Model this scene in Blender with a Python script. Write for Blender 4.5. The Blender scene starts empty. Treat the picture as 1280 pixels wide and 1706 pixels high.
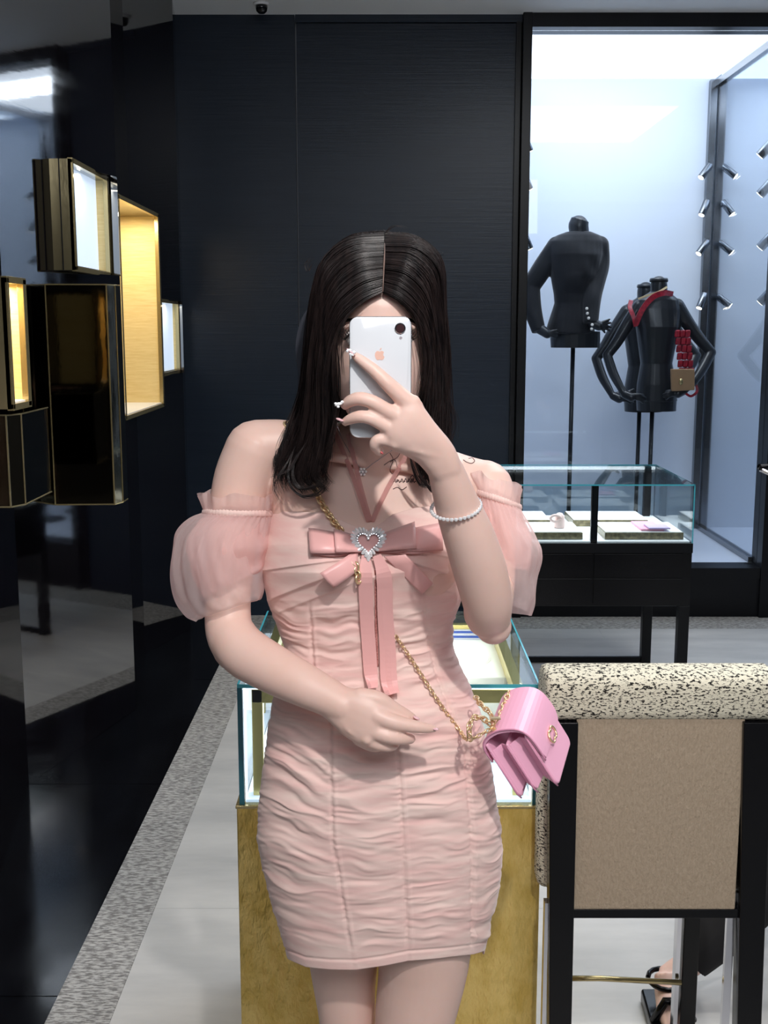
import bpy, bmesh, math, random
import numpy as np
from mathutils import Vector, Matrix
from mathutils.bvhtree import BVHTree
random.seed(7); RS = np.random.RandomState(11)
S = bpy.context.scene; C = S.collection
PI = math.pi

# ---------------------------------------------------------------- camera
H = 1.60; FPX = 1878.0; PIT = math.atan(308/1878.0)
cam_d = bpy.data.cameras.new('camera'); cam = bpy.data.objects.new('camera', cam_d); C.objects.link(cam)
cam.location = (0, 0, H); cam.rotation_euler = (PI/2 - PIT, 0, 0)
cam_d.sensor_fit = 'VERTICAL'; cam_d.sensor_height = 24; cam_d.lens = 24*FPX/1706
cam_d.clip_start = 0.02; cam_d.clip_end = 60
S.camera = cam
# ---------------------------------------------------------------- world, exposure
w = bpy.data.worlds.new('world'); S.world = w; w.use_nodes = True
w.node_tree.nodes['Background'].inputs[0].default_value = (0.75, 0.8, 0.9, 1)
w.node_tree.nodes['Background'].inputs[1].default_value = 0.25
S.view_settings.view_transform = 'Standard'; S.view_settings.look = 'None'
S.view_settings.gamma = 1; S.view_settings.use_curve_mapping = False
S.view_settings.exposure = 0.0
# ---------------------------------------------------------------- room lights: ceiling spots, plus unseen area fills added for brightness
def spot(name, loc, target, power, angle=60, blend=0.5, rad=0.06, col=(1, .96, .91)):
    l = bpy.data.lights.new(name, 'SPOT'); l.energy = power; l.spot_size = math.radians(angle)
    l.spot_blend = blend; l.shadow_soft_size = rad; l.color = col
    o = bpy.data.objects.new(name, l); C.objects.link(o); o.location = loc
    o.rotation_euler = (Vector(target)-Vector(loc)).to_track_quat('-Z', 'Y').to_euler(); return o
def area(name, loc, target, power, sx, sy, col=(1, 1, 1)):
    l = bpy.data.lights.new(name, 'AREA'); l.energy = power; l.shape = 'RECTANGLE'; l.size = sx; l.size_y = sy; l.color = col
    o = bpy.data.objects.new(name, l); C.objects.link(o); o.location = loc
    o.rotation_euler = (Vector(target)-Vector(loc)).to_track_quat('-Z', 'Y').to_euler(); return o
spot('key_spot', (0.42, -0.45, 3.12), (0, 1.62, 1.15), 185, 50, 0.6, 0.045, (1, .95, .91))
area('fill_ceiling', (0.5, -0.6, 3.14), (0.2, 1.4, 1.0), 72, 2.4, 1.4, (.95, .97, 1))  # unseen soft fill, added to raise the ambient level
area('aisle_fill', (1.3, 3.2, 3.15), (1.3, 3.2, 0), 60, 1.6, 1.6, (.92, .96, 1))  # added fill over the aisle, lifts the dark surroundings; no fixture
spot('floor_spot_left', (-0.5, 2.2, 3.12), (-0.55, 2.9, 0), 80, 60, 0.9, 0.06)
spot('floor_spot_right', (1.0, 2.2, 3.12), (0.75, 2.7, 0), 60, 50, 0.9, 0.06)
spot('chair_spot', (0.7, 1.0, 3.12), (0.75, 1.95, 0.8), 40, 45, 0.8, 0.06)

# ---------------------------------------------------------------- helpers
CP = Vector((0, 0, H))
def ray(px, py):
    a = px-640; b = 853-py
    return Vector((a, FPX*math.cos(PIT)+b*math.sin(PIT), -FPX*math.sin(PIT)+b*math.cos(PIT)))
def P(px, py, Y):
    r = ray(px, py); return CP + r*(Y/r.y)
def PF(px, py, z=0.0):
    r = ray(px, py); return CP + r*((z-H)/r.z)
def mpp(py, Y):   # metres per pixel
    r = ray(640, py); return Y/r.y
def Xat(px, Y, z):
    zc = Y*math.cos(PIT)+(H-z)*math.sin(PIT); return (px-640)*zc/FPX
def zat(py, Y): return P(640, py, Y).z

def lin(c):
    return tuple(((v/255)/12.92 if v/255 <= .04045 else (((v/255)+.055)/1.055)**2.4) for v in c)
def mat(name, rgb=(128, 128, 128), rough=.5, metal=0, spec=.5, noise=None, bump=None, emit=None, estr=0, coat=0, sss=0, trans=0, sheen=0, alpha=None, ior=1.45, rvar=None):
    """noise=(scale xyz, amount, rgb2), bump=(scale xyz, strength, distance)"""
    m = bpy.data.materials.new(name); m.use_nodes = True; nt = m.node_tree; b = nt.nodes['Principled BSDF']
    col = (*lin(rgb), 1)
    b.inputs['Base Color'].default_value = col; b.inputs['Roughness'].default_value = rough
    b.inputs['Metallic'].default_value = metal; b.inputs['Specular IOR Level'].default_value = spec
    b.inputs['Coat Weight'].default_value = coat; b.inputs['Coat Roughness'].default_value = .05
    b.inputs['IOR'].default_value = ior
    if sss:
        b.inputs['Subsurface Weight'].default_value = sss; b.inputs['Subsurface Radius'].default_value = (1, .35, .2); b.inputs['Subsurface Scale'].default_value = .012
    if trans: b.inputs['Transmission Weight'].default_value = trans
    if sheen: b.inputs['Sheen Weight'].default_value = sheen; b.inputs['Sheen Roughness'].default_value = .4
    if alpha is not None: b.inputs['Alpha'].default_value = alpha
    if emit: b.inputs['Emission Color'].default_value = (*lin(emit), 1); b.inputs['Emission Strength'].default_value = estr
    def nz(sc, detail=5, rgh=.6):
        tc = nt.nodes.new('ShaderNodeTexCoord'); mp = nt.nodes.new('ShaderNodeMapping'); mp.inputs['Scale'].default_value = sc
        n = nt.nodes.new('ShaderNodeTexNoise'); n.inputs['Scale'].default_value = 1; n.inputs['Detail'].default_value = detail; n.inputs['Roughness'].default_value = rgh
        nt.links.new(tc.outputs['Object'], mp.inputs[0]); nt.links.new(mp.outputs[0], n.inputs['Vector']); return n
    if noise:
        n = nz(noise[0]); r = nt.nodes.new('ShaderNodeValToRGB')
        p0, p1 = noise[1] if isinstance(noise[1], tuple) else (.5-noise[1], .5+noise[1]); r.color_ramp.elements[0].position = p0; r.color_ramp.elements[1].position = p1
        r.color_ramp.elements[0].color = col; r.color_ramp.elements[1].color = (*lin(noise[2]), 1)
        nt.links.new(n.outputs['Fac'], r.inputs[0]); nt.links.new(r.outputs[0], b.inputs['Base Color'])
    if rvar:
        n = nz(rvar[0]); mr = nt.nodes.new('ShaderNodeMapRange'); mr.inputs['From Min'].default_value = .3; mr.inputs['From Max'].default_value = .7
        mr.inputs['To Min'].default_value = rvar[1]; mr.inputs['To Max'].default_value = rvar[2]
        nt.links.new(n.outputs['Fac'], mr.inputs['Value']); nt.links.new(mr.outputs[0], b.inputs['Roughness'])
    if bump:
        n = nz(bump[0]); bp = nt.nodes.new('ShaderNodeBump'); bp.inputs['Strength'].default_value = bump[1]; bp.inputs['Distance'].default_value = bump[2]
        nt.links.new(n.outputs['Fac'], bp.inputs['Height']); nt.links.new(bp.outputs[0], b.inputs['Normal'])
    return m
def glass_mat(name, tint=(235, 245, 246), refl=1.0, ior=1.45):
    m = bpy.data.materials.new(name); m.use_nodes = True; nt = m.node_tree; nt.nodes.clear()
    o = nt.nodes.new('ShaderNodeOutputMaterial'); t = nt.nodes.new('ShaderNodeBsdfTransparent'); g = nt.nodes.new('ShaderNodeBsdfGlossy')
    f = nt.nodes.new('ShaderNodeFresnel'); f.inputs['IOR'].default_value = ior; x = nt.nodes.new('ShaderNodeMixShader')
    t.inputs[0].default_value = (*lin(tint), 1); g.inputs['Roughness'].default_value = 0.01
    ge = nt.nodes.new('ShaderNodeNewGeometry'); mi = nt.nodes.new('ShaderNodeMix'); mi.inputs['A'].default_value = ior; mi.inputs['B'].default_value = 1/ior
    nt.links.new(ge.outputs['Backfacing'], mi.inputs['Factor']); nt.links.new(mi.outputs['Result'], f.inputs['IOR'])   # thin sheet: same reflectance from either side
    nt.links.new(f.outputs[0], x.inputs[0]); nt.links.new(t.outputs[0], x.inputs[1]); nt.links.new(g.outputs[0], x.inputs[2]); nt.links.new(x.outputs[0], o.inputs[0])
    return m
def sheer_mat(name, rgb, opac, rough=.7, bump=None):
    m = bpy.data.materials.new(name); m.use_nodes = True; nt = m.node_tree; nt.nodes.clear()
    o = nt.nodes.new('ShaderNodeOutputMaterial'); t = nt.nodes.new('ShaderNodeBsdfTransparent')
    d = nt.nodes.new('ShaderNodeBsdfDiffuse'); d.inputs[0].default_value = (*lin(rgb), 1)
    tl = nt.nodes.new('ShaderNodeBsdfTranslucent'); tl.inputs[0].default_value = (*lin(rgb), 1)
    a = nt.nodes.new('ShaderNodeMixShader'); a.inputs[0].default_value = .4
    x = nt.nodes.new('ShaderNodeMixShader')
    lw = nt.nodes.new('ShaderNodeLayerWeight'); lw.inputs[0].default_value = .35
    mr = nt.nodes.new('ShaderNodeMapRange'); mr.inputs['To Min'].default_value = opac; mr.inputs['To Max'].default_value = min(1, opac+.45)
    nt.links.new(lw.outputs['Facing'], mr.inputs['Value'])
    nt.links.new(d.outputs[0], a.inputs[1]); nt.links.new(tl.outputs[0], a.inputs[2])
    nt.links.new(mr.outputs[0], x.inputs[0]); nt.links.new(t.outputs[0], x.inputs[1]); nt.links.new(a.outputs[0], x.inputs[2]); nt.links.new(x.outputs[0], o.inputs[0])
    return m

def tag(o, label=None, cat=None, group=None, kind=None):
    if label: o['label'] = label
    if cat: o['category'] = cat
    if group: o['group'] = group
    if kind: o['kind'] = kind
    return o
def thing(name, label, cat, loc, group=None):
    o = bpy.data.objects.new(name, None); C.objects.link(o); o.location = loc; o.empty_display_size = .05
    return tag(o, label, cat, group)
def base_origin(o):
    me = o.data; n = len(me.vertices); a = np.empty(n*3); me.vertices.foreach_get('co', a); a = a.reshape(-1, 3)
    mn = a.min(0); mx = a.max(0); c = np.array([(mn[0]+mx[0])/2, (mn[1]+mx[1])/2, mn[2]])
    me.vertices.foreach_set('co', (a-c).ravel()); o.location = c
def link_mesh(name, me, m, parent=None, smooth=True, bevel=None, label=None):
    o = bpy.data.objects.new(name, me); C.objects.link(o)
    if m: me.materials.append(m)
    if smooth and len(me.polygons): me.polygons.foreach_set('use_smooth', [True]*len(me.polygons))
    if bevel:
        b = o.modifiers.new('bevel', 'BEVEL'); b.width = bevel; b.segments = 2; b.limit_method = 'ANGLE'; b.harden_normals = True
    if parent is not None:
        o.parent = parent
        if parent.type == 'EMPTY': o.matrix_parent_inverse = Matrix.Translation(-parent.location)
        elif parent.parent is None: o.matrix_parent_inverse = Matrix.Translation(-parent.location)
    else: base_origin(o)
    if label: o['label'] = label
    return o
class MB:
    def __init__(s): s.V = []; s.F = []
    def add(s, V, F):
        n = len(s.V); s.V += [tuple(v) for v in V]; s.F += [tuple(i+n for i in f) for f in F]; return s
    def box(s, x0, x1, y0, y1, z0, z1):
        V = [(x, y, z) for x in (x0, x1) for y in (y0, y1) for z in (z0, z1)]
        return s.add(V, [(0, 1, 3, 2), (4, 6, 7, 5), (0, 4, 5, 1), (2, 3, 7, 6), (0, 2, 6, 4), (1, 5, 7, 3)])
    def obox(s, c, ax, ay, az, sx, sy, sz):
        c = Vector(c); V = [c+ax*(i*sx/2)+ay*(j*sy/2)+az*(k*sz/2) for i in (-1, 1) for j in (-1, 1) for k in (-1, 1)]
        return s.add(V, [(0, 1, 3, 2), (4, 6, 7, 5), (0, 4, 5, 1), (2, 3, 7, 6), (0, 2, 6, 4), (1, 5, 7, 3)])
    def prism(s, poly, off):   # poly: 3-D points, off: extrusion vector
        n = len(poly); off = Vector(off); V = [Vector(p) for p in poly]+[Vector(p)+off for p in poly]
        F = [tuple(range(n))[::-1], tuple(range(n, 2*n))]+[(i, (i+1) % n, (i+1) % n+n, i+n) for i in range(n)]
        return s.add(V, F)
    def rings(s, R, cap=True, close=True):
        n = len(R[0]); V = [v for r in R for v in r]; F = []
        for i in range(len(R)-1):
            for j in range(n if close else n-1):
                k = (j+1) % n; F.append((i*n+j, i*n+k, (i+1)*n+k, (i+1)*n+j))
        if cap: F += [tuple(range(n))[::-1], tuple(range((len(R)-1)*n, len(R)*n))]
        return s.add(V, F)
    def tube(s, path, r, n=12, up=(0, 1, 0), flat=1.0, cap=True):
        path = [Vector(p) for p in path]; R = []; up = Vector(up)
        if not hasattr(r, '__len__'): r = [r]*len(path)
        for i, p in enumerate(path):
            t = (path[min(i+1, len(path)-1)]-path[max(i-1, 0)]).normalized()
            a = t.cross(up)
            if a.length < .05: a = t.cross(Vector((1, .3, .2)))
            a.normalize(); b = a.cross(t).normalized()
            R.append([p+a*(math.cos(q)*r[i])+b*(math.sin(q)*r[i]*flat) for q in [2*PI*k/n for k in range(n)]])
        return s.rings(R, cap)
    def ball(s, c, rx, ry=None, rz=None, n=16, M=None):
        ry = ry or rx; rz = rz or rx; R = []; m = n//2+1
        for i in range(1, m):
            f = -PI/2+PI*i/m
            ring = [Vector((rx*math.cos(f)*math.cos(2*PI*j/n), ry*math.cos(f)*math.sin(2*PI*j/n), rz*math.sin(f))) for j in range(n)]
            R.append([Vector(c)+(M @ v if M else v) for v in ring])
        return s.rings(R, True)
    def lathe(s, c, prof, n=20, axis=None):
        M = axis.to_track_quat('Z', 'Y').to_matrix() if axis else Matrix.Identity(3)
        return s.rings([[Vector(c)+M @ Vector((max(r, 1e-4)*math.cos(2*PI*j/n), max(r, 1e-4)*math.sin(2*PI*j/n), z)) for j in range(n)] for r, z in prof], True)
    def mesh(s, name):
        me = bpy.data.meshes.new(name); me.from_pydata([tuple(v) for v in s.V], [], s.F); me.update(); return me
    def build(s, name, m, parent=None, smooth=False, bevel=None, label=None):
        return link_mesh(name, s.mesh(name), m, parent, smooth, bevel, label)
def spline(pts, n):
    """Catmull-Rom through tuples of any length, n samples"""
    A = np.array([tuple(p) for p in pts], float); k = len(A)
    B = np.vstack([2*A[0]-A[1], A, 2*A[-1]-A[-2]]); out = []
    for t in np.linspace(0, k-1-1e-6, n):
        i = int(t); u = t-i; p0, p1, p2, p3 = B[i], B[i+1], B[i+2], B[i+3]
        out.append(.5*((2*p1)+(-p0+p2)*u+(2*p0-5*p1+4*p2-p3)*u*u+(-p0+3*p1-3*p2+p3)*u**3))
    return np.array(out)
def limb(mb, pts, n=22, seg=30, flat=1.0, rnd=True, up=(0, 1, 0)):
    """pts (px, py, Y, r_px[, ...]) -> rounded tapering tube"""
    A = spline(pts, n); path = [P(a[0], a[1], a[2]) for a in A]; r = [a[3]*mpp(a[1], a[2]) for a in A]
    if rnd:
        for e, s_ in ((0, -1), (-1, 1)):
            t = (path[0]-path[1]).normalized() if e == 0 else (path[-1]-path[-2]).normalized(); c = path[e]; rr = r[e]
            add = [(c+t*rr*math.sin(q), rr*math.cos(q)) for q in (.35, .75, 1.1, 1.4)]
            if e == 0: path = [a[0] for a in add][::-1]+path; r = [a[1] for a in add][::-1]+r
            else: path += [a[0] for a in add]; r += [a[1] for a in add]
    return mb.tube(path, r, seg, up, flat)
def remesh(mb, name, voxel, smooth=4, fac=.5):
    o = bpy.data.objects.new(name, mb.mesh(name)); C.objects.link(o)
    bm = bmesh.new(); bm.from_mesh(o.data); bmesh.ops.recalc_face_normals(bm, faces=bm.faces); bm.to_mesh(o.data); bm.free()
    r = o.modifiers.new('r', 'REMESH'); r.mode = 'VOXEL'; r.voxel_size = voxel; r.use_smooth_shade = True
    if smooth: q = o.modifiers.new('s', 'SMOOTH'); q.factor = fac; q.iterations = smooth
    dg = bpy.context.evaluated_depsgraph_get(); me = bpy.data.meshes.new_from_object(o.evaluated_get(dg))
    bpy.data.objects.remove(o); me.name = name; return me
def cut(o, cutters):
    for c in cutters:
        k = bpy.data.objects.new('cutter', c.mesh('cutter')); C.objects.link(k)
        bm = bmesh.new(); bm.from_mesh(k.data); bmesh.ops.recalc_face_normals(bm, faces=bm.faces); bm.to_mesh(k.data); bm.free()
        b = o.modifiers.new('b', 'BOOLEAN'); b.operation = 'DIFFERENCE'; b.object = k; b.solver = 'EXACT'
        dg = bpy.context.evaluated_depsgraph_get(); me = bpy.data.meshes.new_from_object(o.evaluated_get(dg))
        o.modifiers.clear(); o.data = me; bpy.data.objects.remove(k)
def bvh_of(me, ymin=None, zr=None):
    me.calc_loop_triangles(); V = [v.co.copy() for v in me.vertices]; T = [tuple(t.vertices) for t in me.loop_triangles]
    if ymin is not None: T = [t for t in T if V[t[0]].y > ymin or not zr[0] < V[t[0]].z < zr[1]]   # leaves out the raised hand and forearm
    return BVHTree.FromPolygons(V, T)
def drape(px, py, trees, off=.001, default=1.56):
    d = ray(px, py).normalized(); best = None
    for t in trees:
        h = t.ray_cast(CP, d)
        if h[0] is not None and (best is None or h[3] < best[3]): best = h
    if best is None: return P(px, py, default), Vector((0, -1, 0))
    n = best[1]; n = n if n.dot(d) < 0 else -n
    return best[0]-d*off, n
# value noise
_perm = RS.rand(64, 64, 2)
def vnoise(x, y, ch=0):
    x = np.asarray(x, float); y = np.asarray(y, float)
    xi = np.floor(x).astype(int); yi = np.floor(y).astype(int); fx = x-xi; fy = y-yi
    fx = fx*fx*(3-2*fx); fy = fy*fy*(3-2*fy); T = _perm[..., ch]
    g = lambda a, b: T[a % 64, b % 64]
    return (g(xi, yi)*(1-fx)+g(xi+1, yi)*fx)*(1-fy)+(g(xi, yi+1)*(1-fx)+g(xi+1, yi+1)*fx)*fy
def sstep(a, b, x): t = np.clip((x-a)/(b-a), 0, 1); return t*t*(3-2*t)

# ---------------------------------------------------------------- materials
M_lacq = mat('black_lacquer', (13, 10, 14), .06, 0, .5, ior=3.0, bump=((1.5, 1.5, 9), .05, .003), rvar=((3, 3, 14), .02, .07))
M_navy = mat('navy_black_panel', (19, 30, 44), .34, 0, .35, noise=((3, 3, 40), .3, (25, 36, 50)), bump=((3, 3, 120), .35, .002))
M_black = mat('black_satin', (9, 10, 14), .35, 0, .3, bump=((4, 4, 60), .15, .001))
M_blackgloss = mat('black_gloss', (6, 6, 9), .2, 0, .3)
M_bfloor = mat('black_marble', (9, 9, 12), .09, noise=((7, 2, 2), .12, (14, 15, 19)), rvar=((5, 3, 3), .07, .2))
M_stone = mat('pale_stone', (168, 168, 168), .5, noise=((1.6, 5.5, 2), .28, (208, 206, 203)), bump=((10, 60, 10), .12, .001))
M_border = mat('grainy_border', (118, 116, 114), .85, noise=((45, 160, 45), .07, (182, 180, 177)), bump=((45, 160, 45), .8, .004))
M_ceil = mat('ceiling_paint', (222, 222, 224), .7)
M_wallgrey = mat('far_wall', (96, 98, 104), .8)
M_brass = mat('brass', (186, 168, 122), .18, .75, bump=((8, 8, 8), .15, .003))
M_brassdk = mat('bronze_mirror', (92, 84, 68), .07, 1, bump=((5, 5, 2), .25, .004))
M_brassface = mat('aged_brass_plate', (158, 146, 112), .16, .65, bump=((9, 9, 3), .35, .004))
M_linen = mat('gold_linen', (218, 192, 132), .8, noise=((12, 12, 160), .2, (232, 210, 155)), bump=((12, 12, 240), .5, .001))
M_white = mat('white_lining', (238, 238, 240), .5)
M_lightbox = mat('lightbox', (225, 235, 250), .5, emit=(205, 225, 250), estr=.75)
M_ledceil = mat('led_ceiling', (255, 255, 255), .5, emit=(240, 247, 255), estr=2.2)
M_vback = mat('vitrine_backwall', (216, 224, 236), .9, spec=.2)
M_vfloor = mat('vitrine_floor', (215, 222, 235), .3)
M_steel = mat('steel_post', (120, 124, 130), .22, 1)
M_glass = glass_mat('clear_glass', (243, 248, 249))
M_glassv = glass_mat('vitrine_glass', (246, 249, 252), ior=1.3)
M_gedge = mat('glass_edge', (70, 165, 180), .1, emit=(60, 150, 165), estr=.0, coat=.5)
M_gedge_dk = mat('glass_edge_dark', (28, 92, 108), .1, coat=.5)
M_gold = mat('gold_leaf_panel', (228, 200, 122), .3, .4, noise=((22, 22, 12), .12, (206, 176, 92)), bump=((30, 30, 14), 1.0, .012))
M_goldframe = mat('pale_gold_frame', (214, 196, 128), .3, .8)
M_tweed = mat('cream_black_tweed', (222, 216, 196), .95, noise=((150, 150, 330), (.53, .57), (34, 31, 28)), bump=((150, 150, 330), 1, .004))
M_weave = mat('beige_weave', (172, 156, 136), .95, noise=((260, 60, 60), .3, (150, 134, 114)), bump=((260, 260, 120), 1, .003))
M_man = mat('mannequin_black', (30, 33, 38), .3)
M_jacket = mat('jacket_black_wool', (17, 20, 27), .85, sheen=.3, bump=((150, 150, 150), .4, .001))
M_red = mat('red_satin', (158, 22, 44), .4, noise=((40, 40, 40), .1, (120, 12, 34)))
M_tan = mat('tan_leather', (150, 118, 86), .5)
M_chrome = mat('chrome', (205, 205, 210), .12, 1)
M_pearl = mat('pearl', (235, 230, 222), .2, coat=.6)
M_ccream = mat('cream_box', (240, 236, 222), .6)
M_darklens = mat('dark_lens', (14, 14, 18), .05)
M_spotlens = mat('spot_lens', (255, 255, 255), .3, emit=(255, 240, 215), estr=9)

# ---------------------------------------------------------------- room shell
YB = 6.15; ZC = 3.19; XR = 5.2; YR = -2.6
pb, pc, pd_, pe = PF(53, 1308), PF(218, 1182), PF(242, 1090), PF(317, 1049)
pb = pb+Vector((-.010, 0, 0)); pc = pc+Vector((.022, 0, 0))
pa = Vector((pb.x+.17, pb.y-.95, 0)); pz = Vector((pb.x-.02, pb.y-1.75, 0)); pw = Vector((pa.x, pa.y-1.7, 0)); pu = Vector((pz.x, pz.y-1.9, 0)); pt_ = Vector((pb.x+.1, YR, 0))
pf_ = Vector((pe.x-.04, YB, 0))
# floor
f_ = MB().box(-2.2, XR, YR, 8.6, -.12, -.006); floor = f_.build('floor', M_stone); tag(floor, kind='structure')
e1, e2 = PF(75, 1706), PF(370, 1100)      # edge between black floor and the grainy border
sl = (e2.x-e1.x)/(e2.y-e1.y)
XE = e1.x; print('edge', e1, e2)
g = MB().box(-2.2, XE, YR, YB, -.006, .002)
tiles = []
ys = [YR]+[PF(100, 1661).y-1.05, PF(100, 1661).y, PF(100, 1307).y, PF(100, 1307).y+1.2, YB]
for a, b in zip(ys[:-1], ys[1:]):
    t = MB().box(-2.2, XE, a+.002, b-.002, -.01, .002).build('floor_tile', M_bfloor, floor)
# right-hand pale floor: long slabs, then grainy border strips
bw = .15
MB().box(XE, XE+bw, YR, YB-.0, -.02, .004).build('floor_border', M_border, floor)
MB().box(XE+bw, XR, PF(900, 1048).y, YB, -.02, .003).build('floor_border', M_border, floor)
yy = YR; k = 0
while yy < PF(900, 1048).y-.01:
    y2 = min(yy+.92, PF(900, 1048).y)
    xs = [XE+bw, 1.15+.0, 3.2, XR] if k % 2 else [XE+bw, .62, 2.3, XR]
    for a, b in zip(xs[:-1], xs[1:]): MB().box(a+.0004, b-.0004, yy+.0004, y2-.0004, -.01, .002).build('floor_slab', M_stone, floor)
    yy = y2; k += 1
ceil = MB().box(-2.4, XR, YR, YB+.02, ZC, ZC+.1).build('ceiling', M_ceil); tag(ceil, kind='structure')
wr = MB().box(XR, XR+.1, YR, 8.6, 0, ZC+.1).build('wall_right', M_wallgrey); tag(wr, kind='structure')
wf = MB().box(-2.4, XR, YR-.1, YR, 0, ZC+.1).build('wall_front', M_wallgrey); tag(wf, kind='structure')
wo = MB().box(-2.5, -2.3, YR, YB, 0, ZC+.1).build('wall_side', M_black); tag(wo, kind='structure'); wo.name = 'wall_left.001'

# ---- niches on the folded lacquer wall (defined first so the wall can be cut)
def slabquad(a, b, th=.03):
    d = (b-a).normalized(); n = Vector((-d.y, d.x, 0))
    if n.x > 0: n = -n
    return [a, b, b+n*th, a+n*th]
wl = thing('wall_left', None, None, (0, 0, 0)); tag(wl, kind='structure'); wo.name = 'wall_outer'
wo.name = 'wall_rear_left'
cutters = []
def niche(label, x0, x1, y0, y1, z0, z1, kindn, back=None):
    """box whose side opening faces +X; x1 = opening plane, y0 = near end, kindn: 'lightbox' or 'linen'"""
    t = thing('display_niche', label, 'display box', ((x0+x1)/2, (y0+y1)/2, z0)); th = .012
    b = MB(); b.box(x0, x1, y0, y0+th, z0, z1); b.build('end_panel', M_brassface, t)
    MB().box(x0-.002, x1, y0+th, y1, z1-th, z1).build('top_panel', M_brassdk, t); MB().box(x0-.002, x1, y0+th, y1, z0, z0+th).build('bottom_panel', M_brassdk, t)
    MB().box(x0, x1-.004, y1-.012, y1, z0+th, z1-th).build('far_panel', M_linen, t)
    bk = x0 if back is None else x1-back
    MB().box(bk, bk+.008, y0+th, y1-.012, z0+th, z1-th).build('back_panel', M_lightbox if kindn == 'lightbox' else M_linen, t)
    MB().box(x0+.01, x1-.004, y0+th, y1-.012, z0+th, z0+th+.006).build('floor_lining', M_white if kindn != 'lightbox' else M_brass, t)
    f = MB()
    for (a, c, e, g_) in ((y0, y1+.006, z0-.004, z0+.014), (y0, y1+.006, z1-.014, z1+.004), (y0, y0+.014, z0, z1), (y1-.02, y1+.008, z0, z1)): f.box(x1-.012, x1+.006, a, c, e, g_)
    f.build('frame', M_brass, t, bevel=.001)
    cutters.append(MB().box(x0-.01, x1+.05, y0+.001, y1-.001, z0+.001, z1-.001))
    if kindn != 'lightbox':
        area('niche_lamp', ((x0+x1)/2, (y0+y1)/2, z1-.02), ((x0+x1)/2, (y0+y1)/2, z0), 2.6*(z1-z0)/.9*2, (x1-x0)*.6, (y1-y0)*.7, (1, .86, .62))
    else:
        area('niche_lamp', ((x0+x1)/2+.02, (y0+y1)/2, z1-.02), ((x0+x1)/2, (y0+y1)/2, z0), .5, (x1-x0)*.5, (y1-y0)*.7, (1, .9, .7))
    return t
def ylow(zc, z): return (zc-(H-z)*math.sin(PIT))/math.cos(PIT)
# upper small box
Y1 = 4.10; za, zb = zat(450, Y1), zat(264, Y1); X1 = Xat(124.5, Y1, 1.85)
n1 = niche('highest small brass display box with glowing pale blue back on the black lacquer wall', Xat(88, Y1, 1.85), X1, Y1, Y1*1.12+.03, za, zb, 'lightbox', .05)
MB().box(Xat(104, Y1, 1.85), Xat(106, Y1, 1.85), Y1-.003, Y1+.001, za, zb).build('seam', M_black, n1)
# tall linen box
Y2 = 4.66; za, zb = zat(699, Y2), zat(324, Y2); X2 = Xat(203, Y2, 1.6)
niche('tall open display box lined with glowing gold linen on the black lacquer wall', X2-.21, X2, Y2, Y2*1.175, za, zb, 'linen')
# small far box
Y3 = 5.55; za, zb = zat(626, Y3), zat(499, Y3); X3 = Xat(269, Y3, 1.55)
niche('smallest brass display box with glowing back, nearest the navy rear wall', X3-.10, X3, Y3, Y3*1.085, za, zb, 'lightbox', .035)
# far-left box
Y5 = 3.06; za, zb = zat(682, Y5), zat(462, Y5); X5 = Xat(14, Y5, 1.55)
niche('gold linen lined brass display box cut by the left edge of the photo', X5-.2, X5, Y5, Y5*1.05, za, zb, 'linen')
# dark bronze mirror boxes
def facet_box(label, pts, z0, z1):
    t = thing('mirror_box', label, 'display box', (sum(p[0] for p in pts)/len(pts), sum(p[1] for p in pts)/len(pts), z0))
    MB().prism([(p[0], p[1], z0) for p in pts], (0, 0, z1-z0)).build('mirror_body', M_brassdk, t, bevel=.0015)
    e = MB()
    for p in pts[1:-1]: e.box(p[0]-.002, p[0]+.002, p[1]-.002, p[1]+.002, z0, z1)
    for a, b in zip(pts[:-1], pts[1:]):
        for z in (z0, z1): e.tube([(a[0], a[1], z), (b[0], b[1], z)], .0025, 6)
    e.build('brass_edge', M_brass, t)
    return t
Y4 = 3.72; za, zb = zat(841, Y4), zat(474, Y4); zm = (za+zb)/2
m4 = facet_box('large dark bronze mirror box with faceted sides below the small glowing box',
    [(Xat(38, Y4+.1, zm), Y4+.32), (Xat(38, Y4+.1, zm), Y4+.1), (Xat(84, Y4, zm), Y4), (Xat(183, Y4, zm), Y4+.01), (Xat(196, Y4+.04, zm), Y4+.06), (Xat(196, Y4+.04, zm), Y4+.13)], za, zb)
cutters.append(MB().prism([(Xat(38, Y4+.1, zm)+.001, Y4+.31, za+.001), (Xat(38, Y4+.1, zm)+.001, Y4+.1, za+.001), (Xat(84, Y4, zm), Y4+.001, za+.001), (Xat(183, Y4, zm), Y4+.012, za+.001), (Xat(195, Y4+.04, zm), Y4+.06, za+.001), (Xat(195, Y4+.04, zm), Y4+.125, za+.001)], (0, 0, zb-za-.002)))
Y6 = 3.08; za, zb = zat(845, Y6), zat(692, Y6)
MB6 = facet_box('brass mirror box under the linen display box at the left edge', [(Xat(-60, Y6, 1.3), Y6+.3), (Xat(-60, Y6, 1.3), Y6), (Xat(12, Y6, 1.3), Y6), (Xat(33, Y6+.03, 1.3), Y6+.05), (Xat(33, Y6+.03, 1.3), Y6+.3)], za, zb)
MB6.children[0].data.materials[0] = M_brassface
cutters.append(MB().prism([(Xat(-59, Y6, 1.3), Y6+.299, za+.001), (Xat(-59, Y6, 1.3), Y6+.001, za+.001), (Xat(12, Y6, 1.3), Y6+.001, za+.001), (Xat(32.5, Y6+.03, 1.3), Y6+.05, za+.001), (Xat(32.5, Y6+.03, 1.3), Y6+.299, za+.001)], (0, 0, zb-za-.002)))
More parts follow.
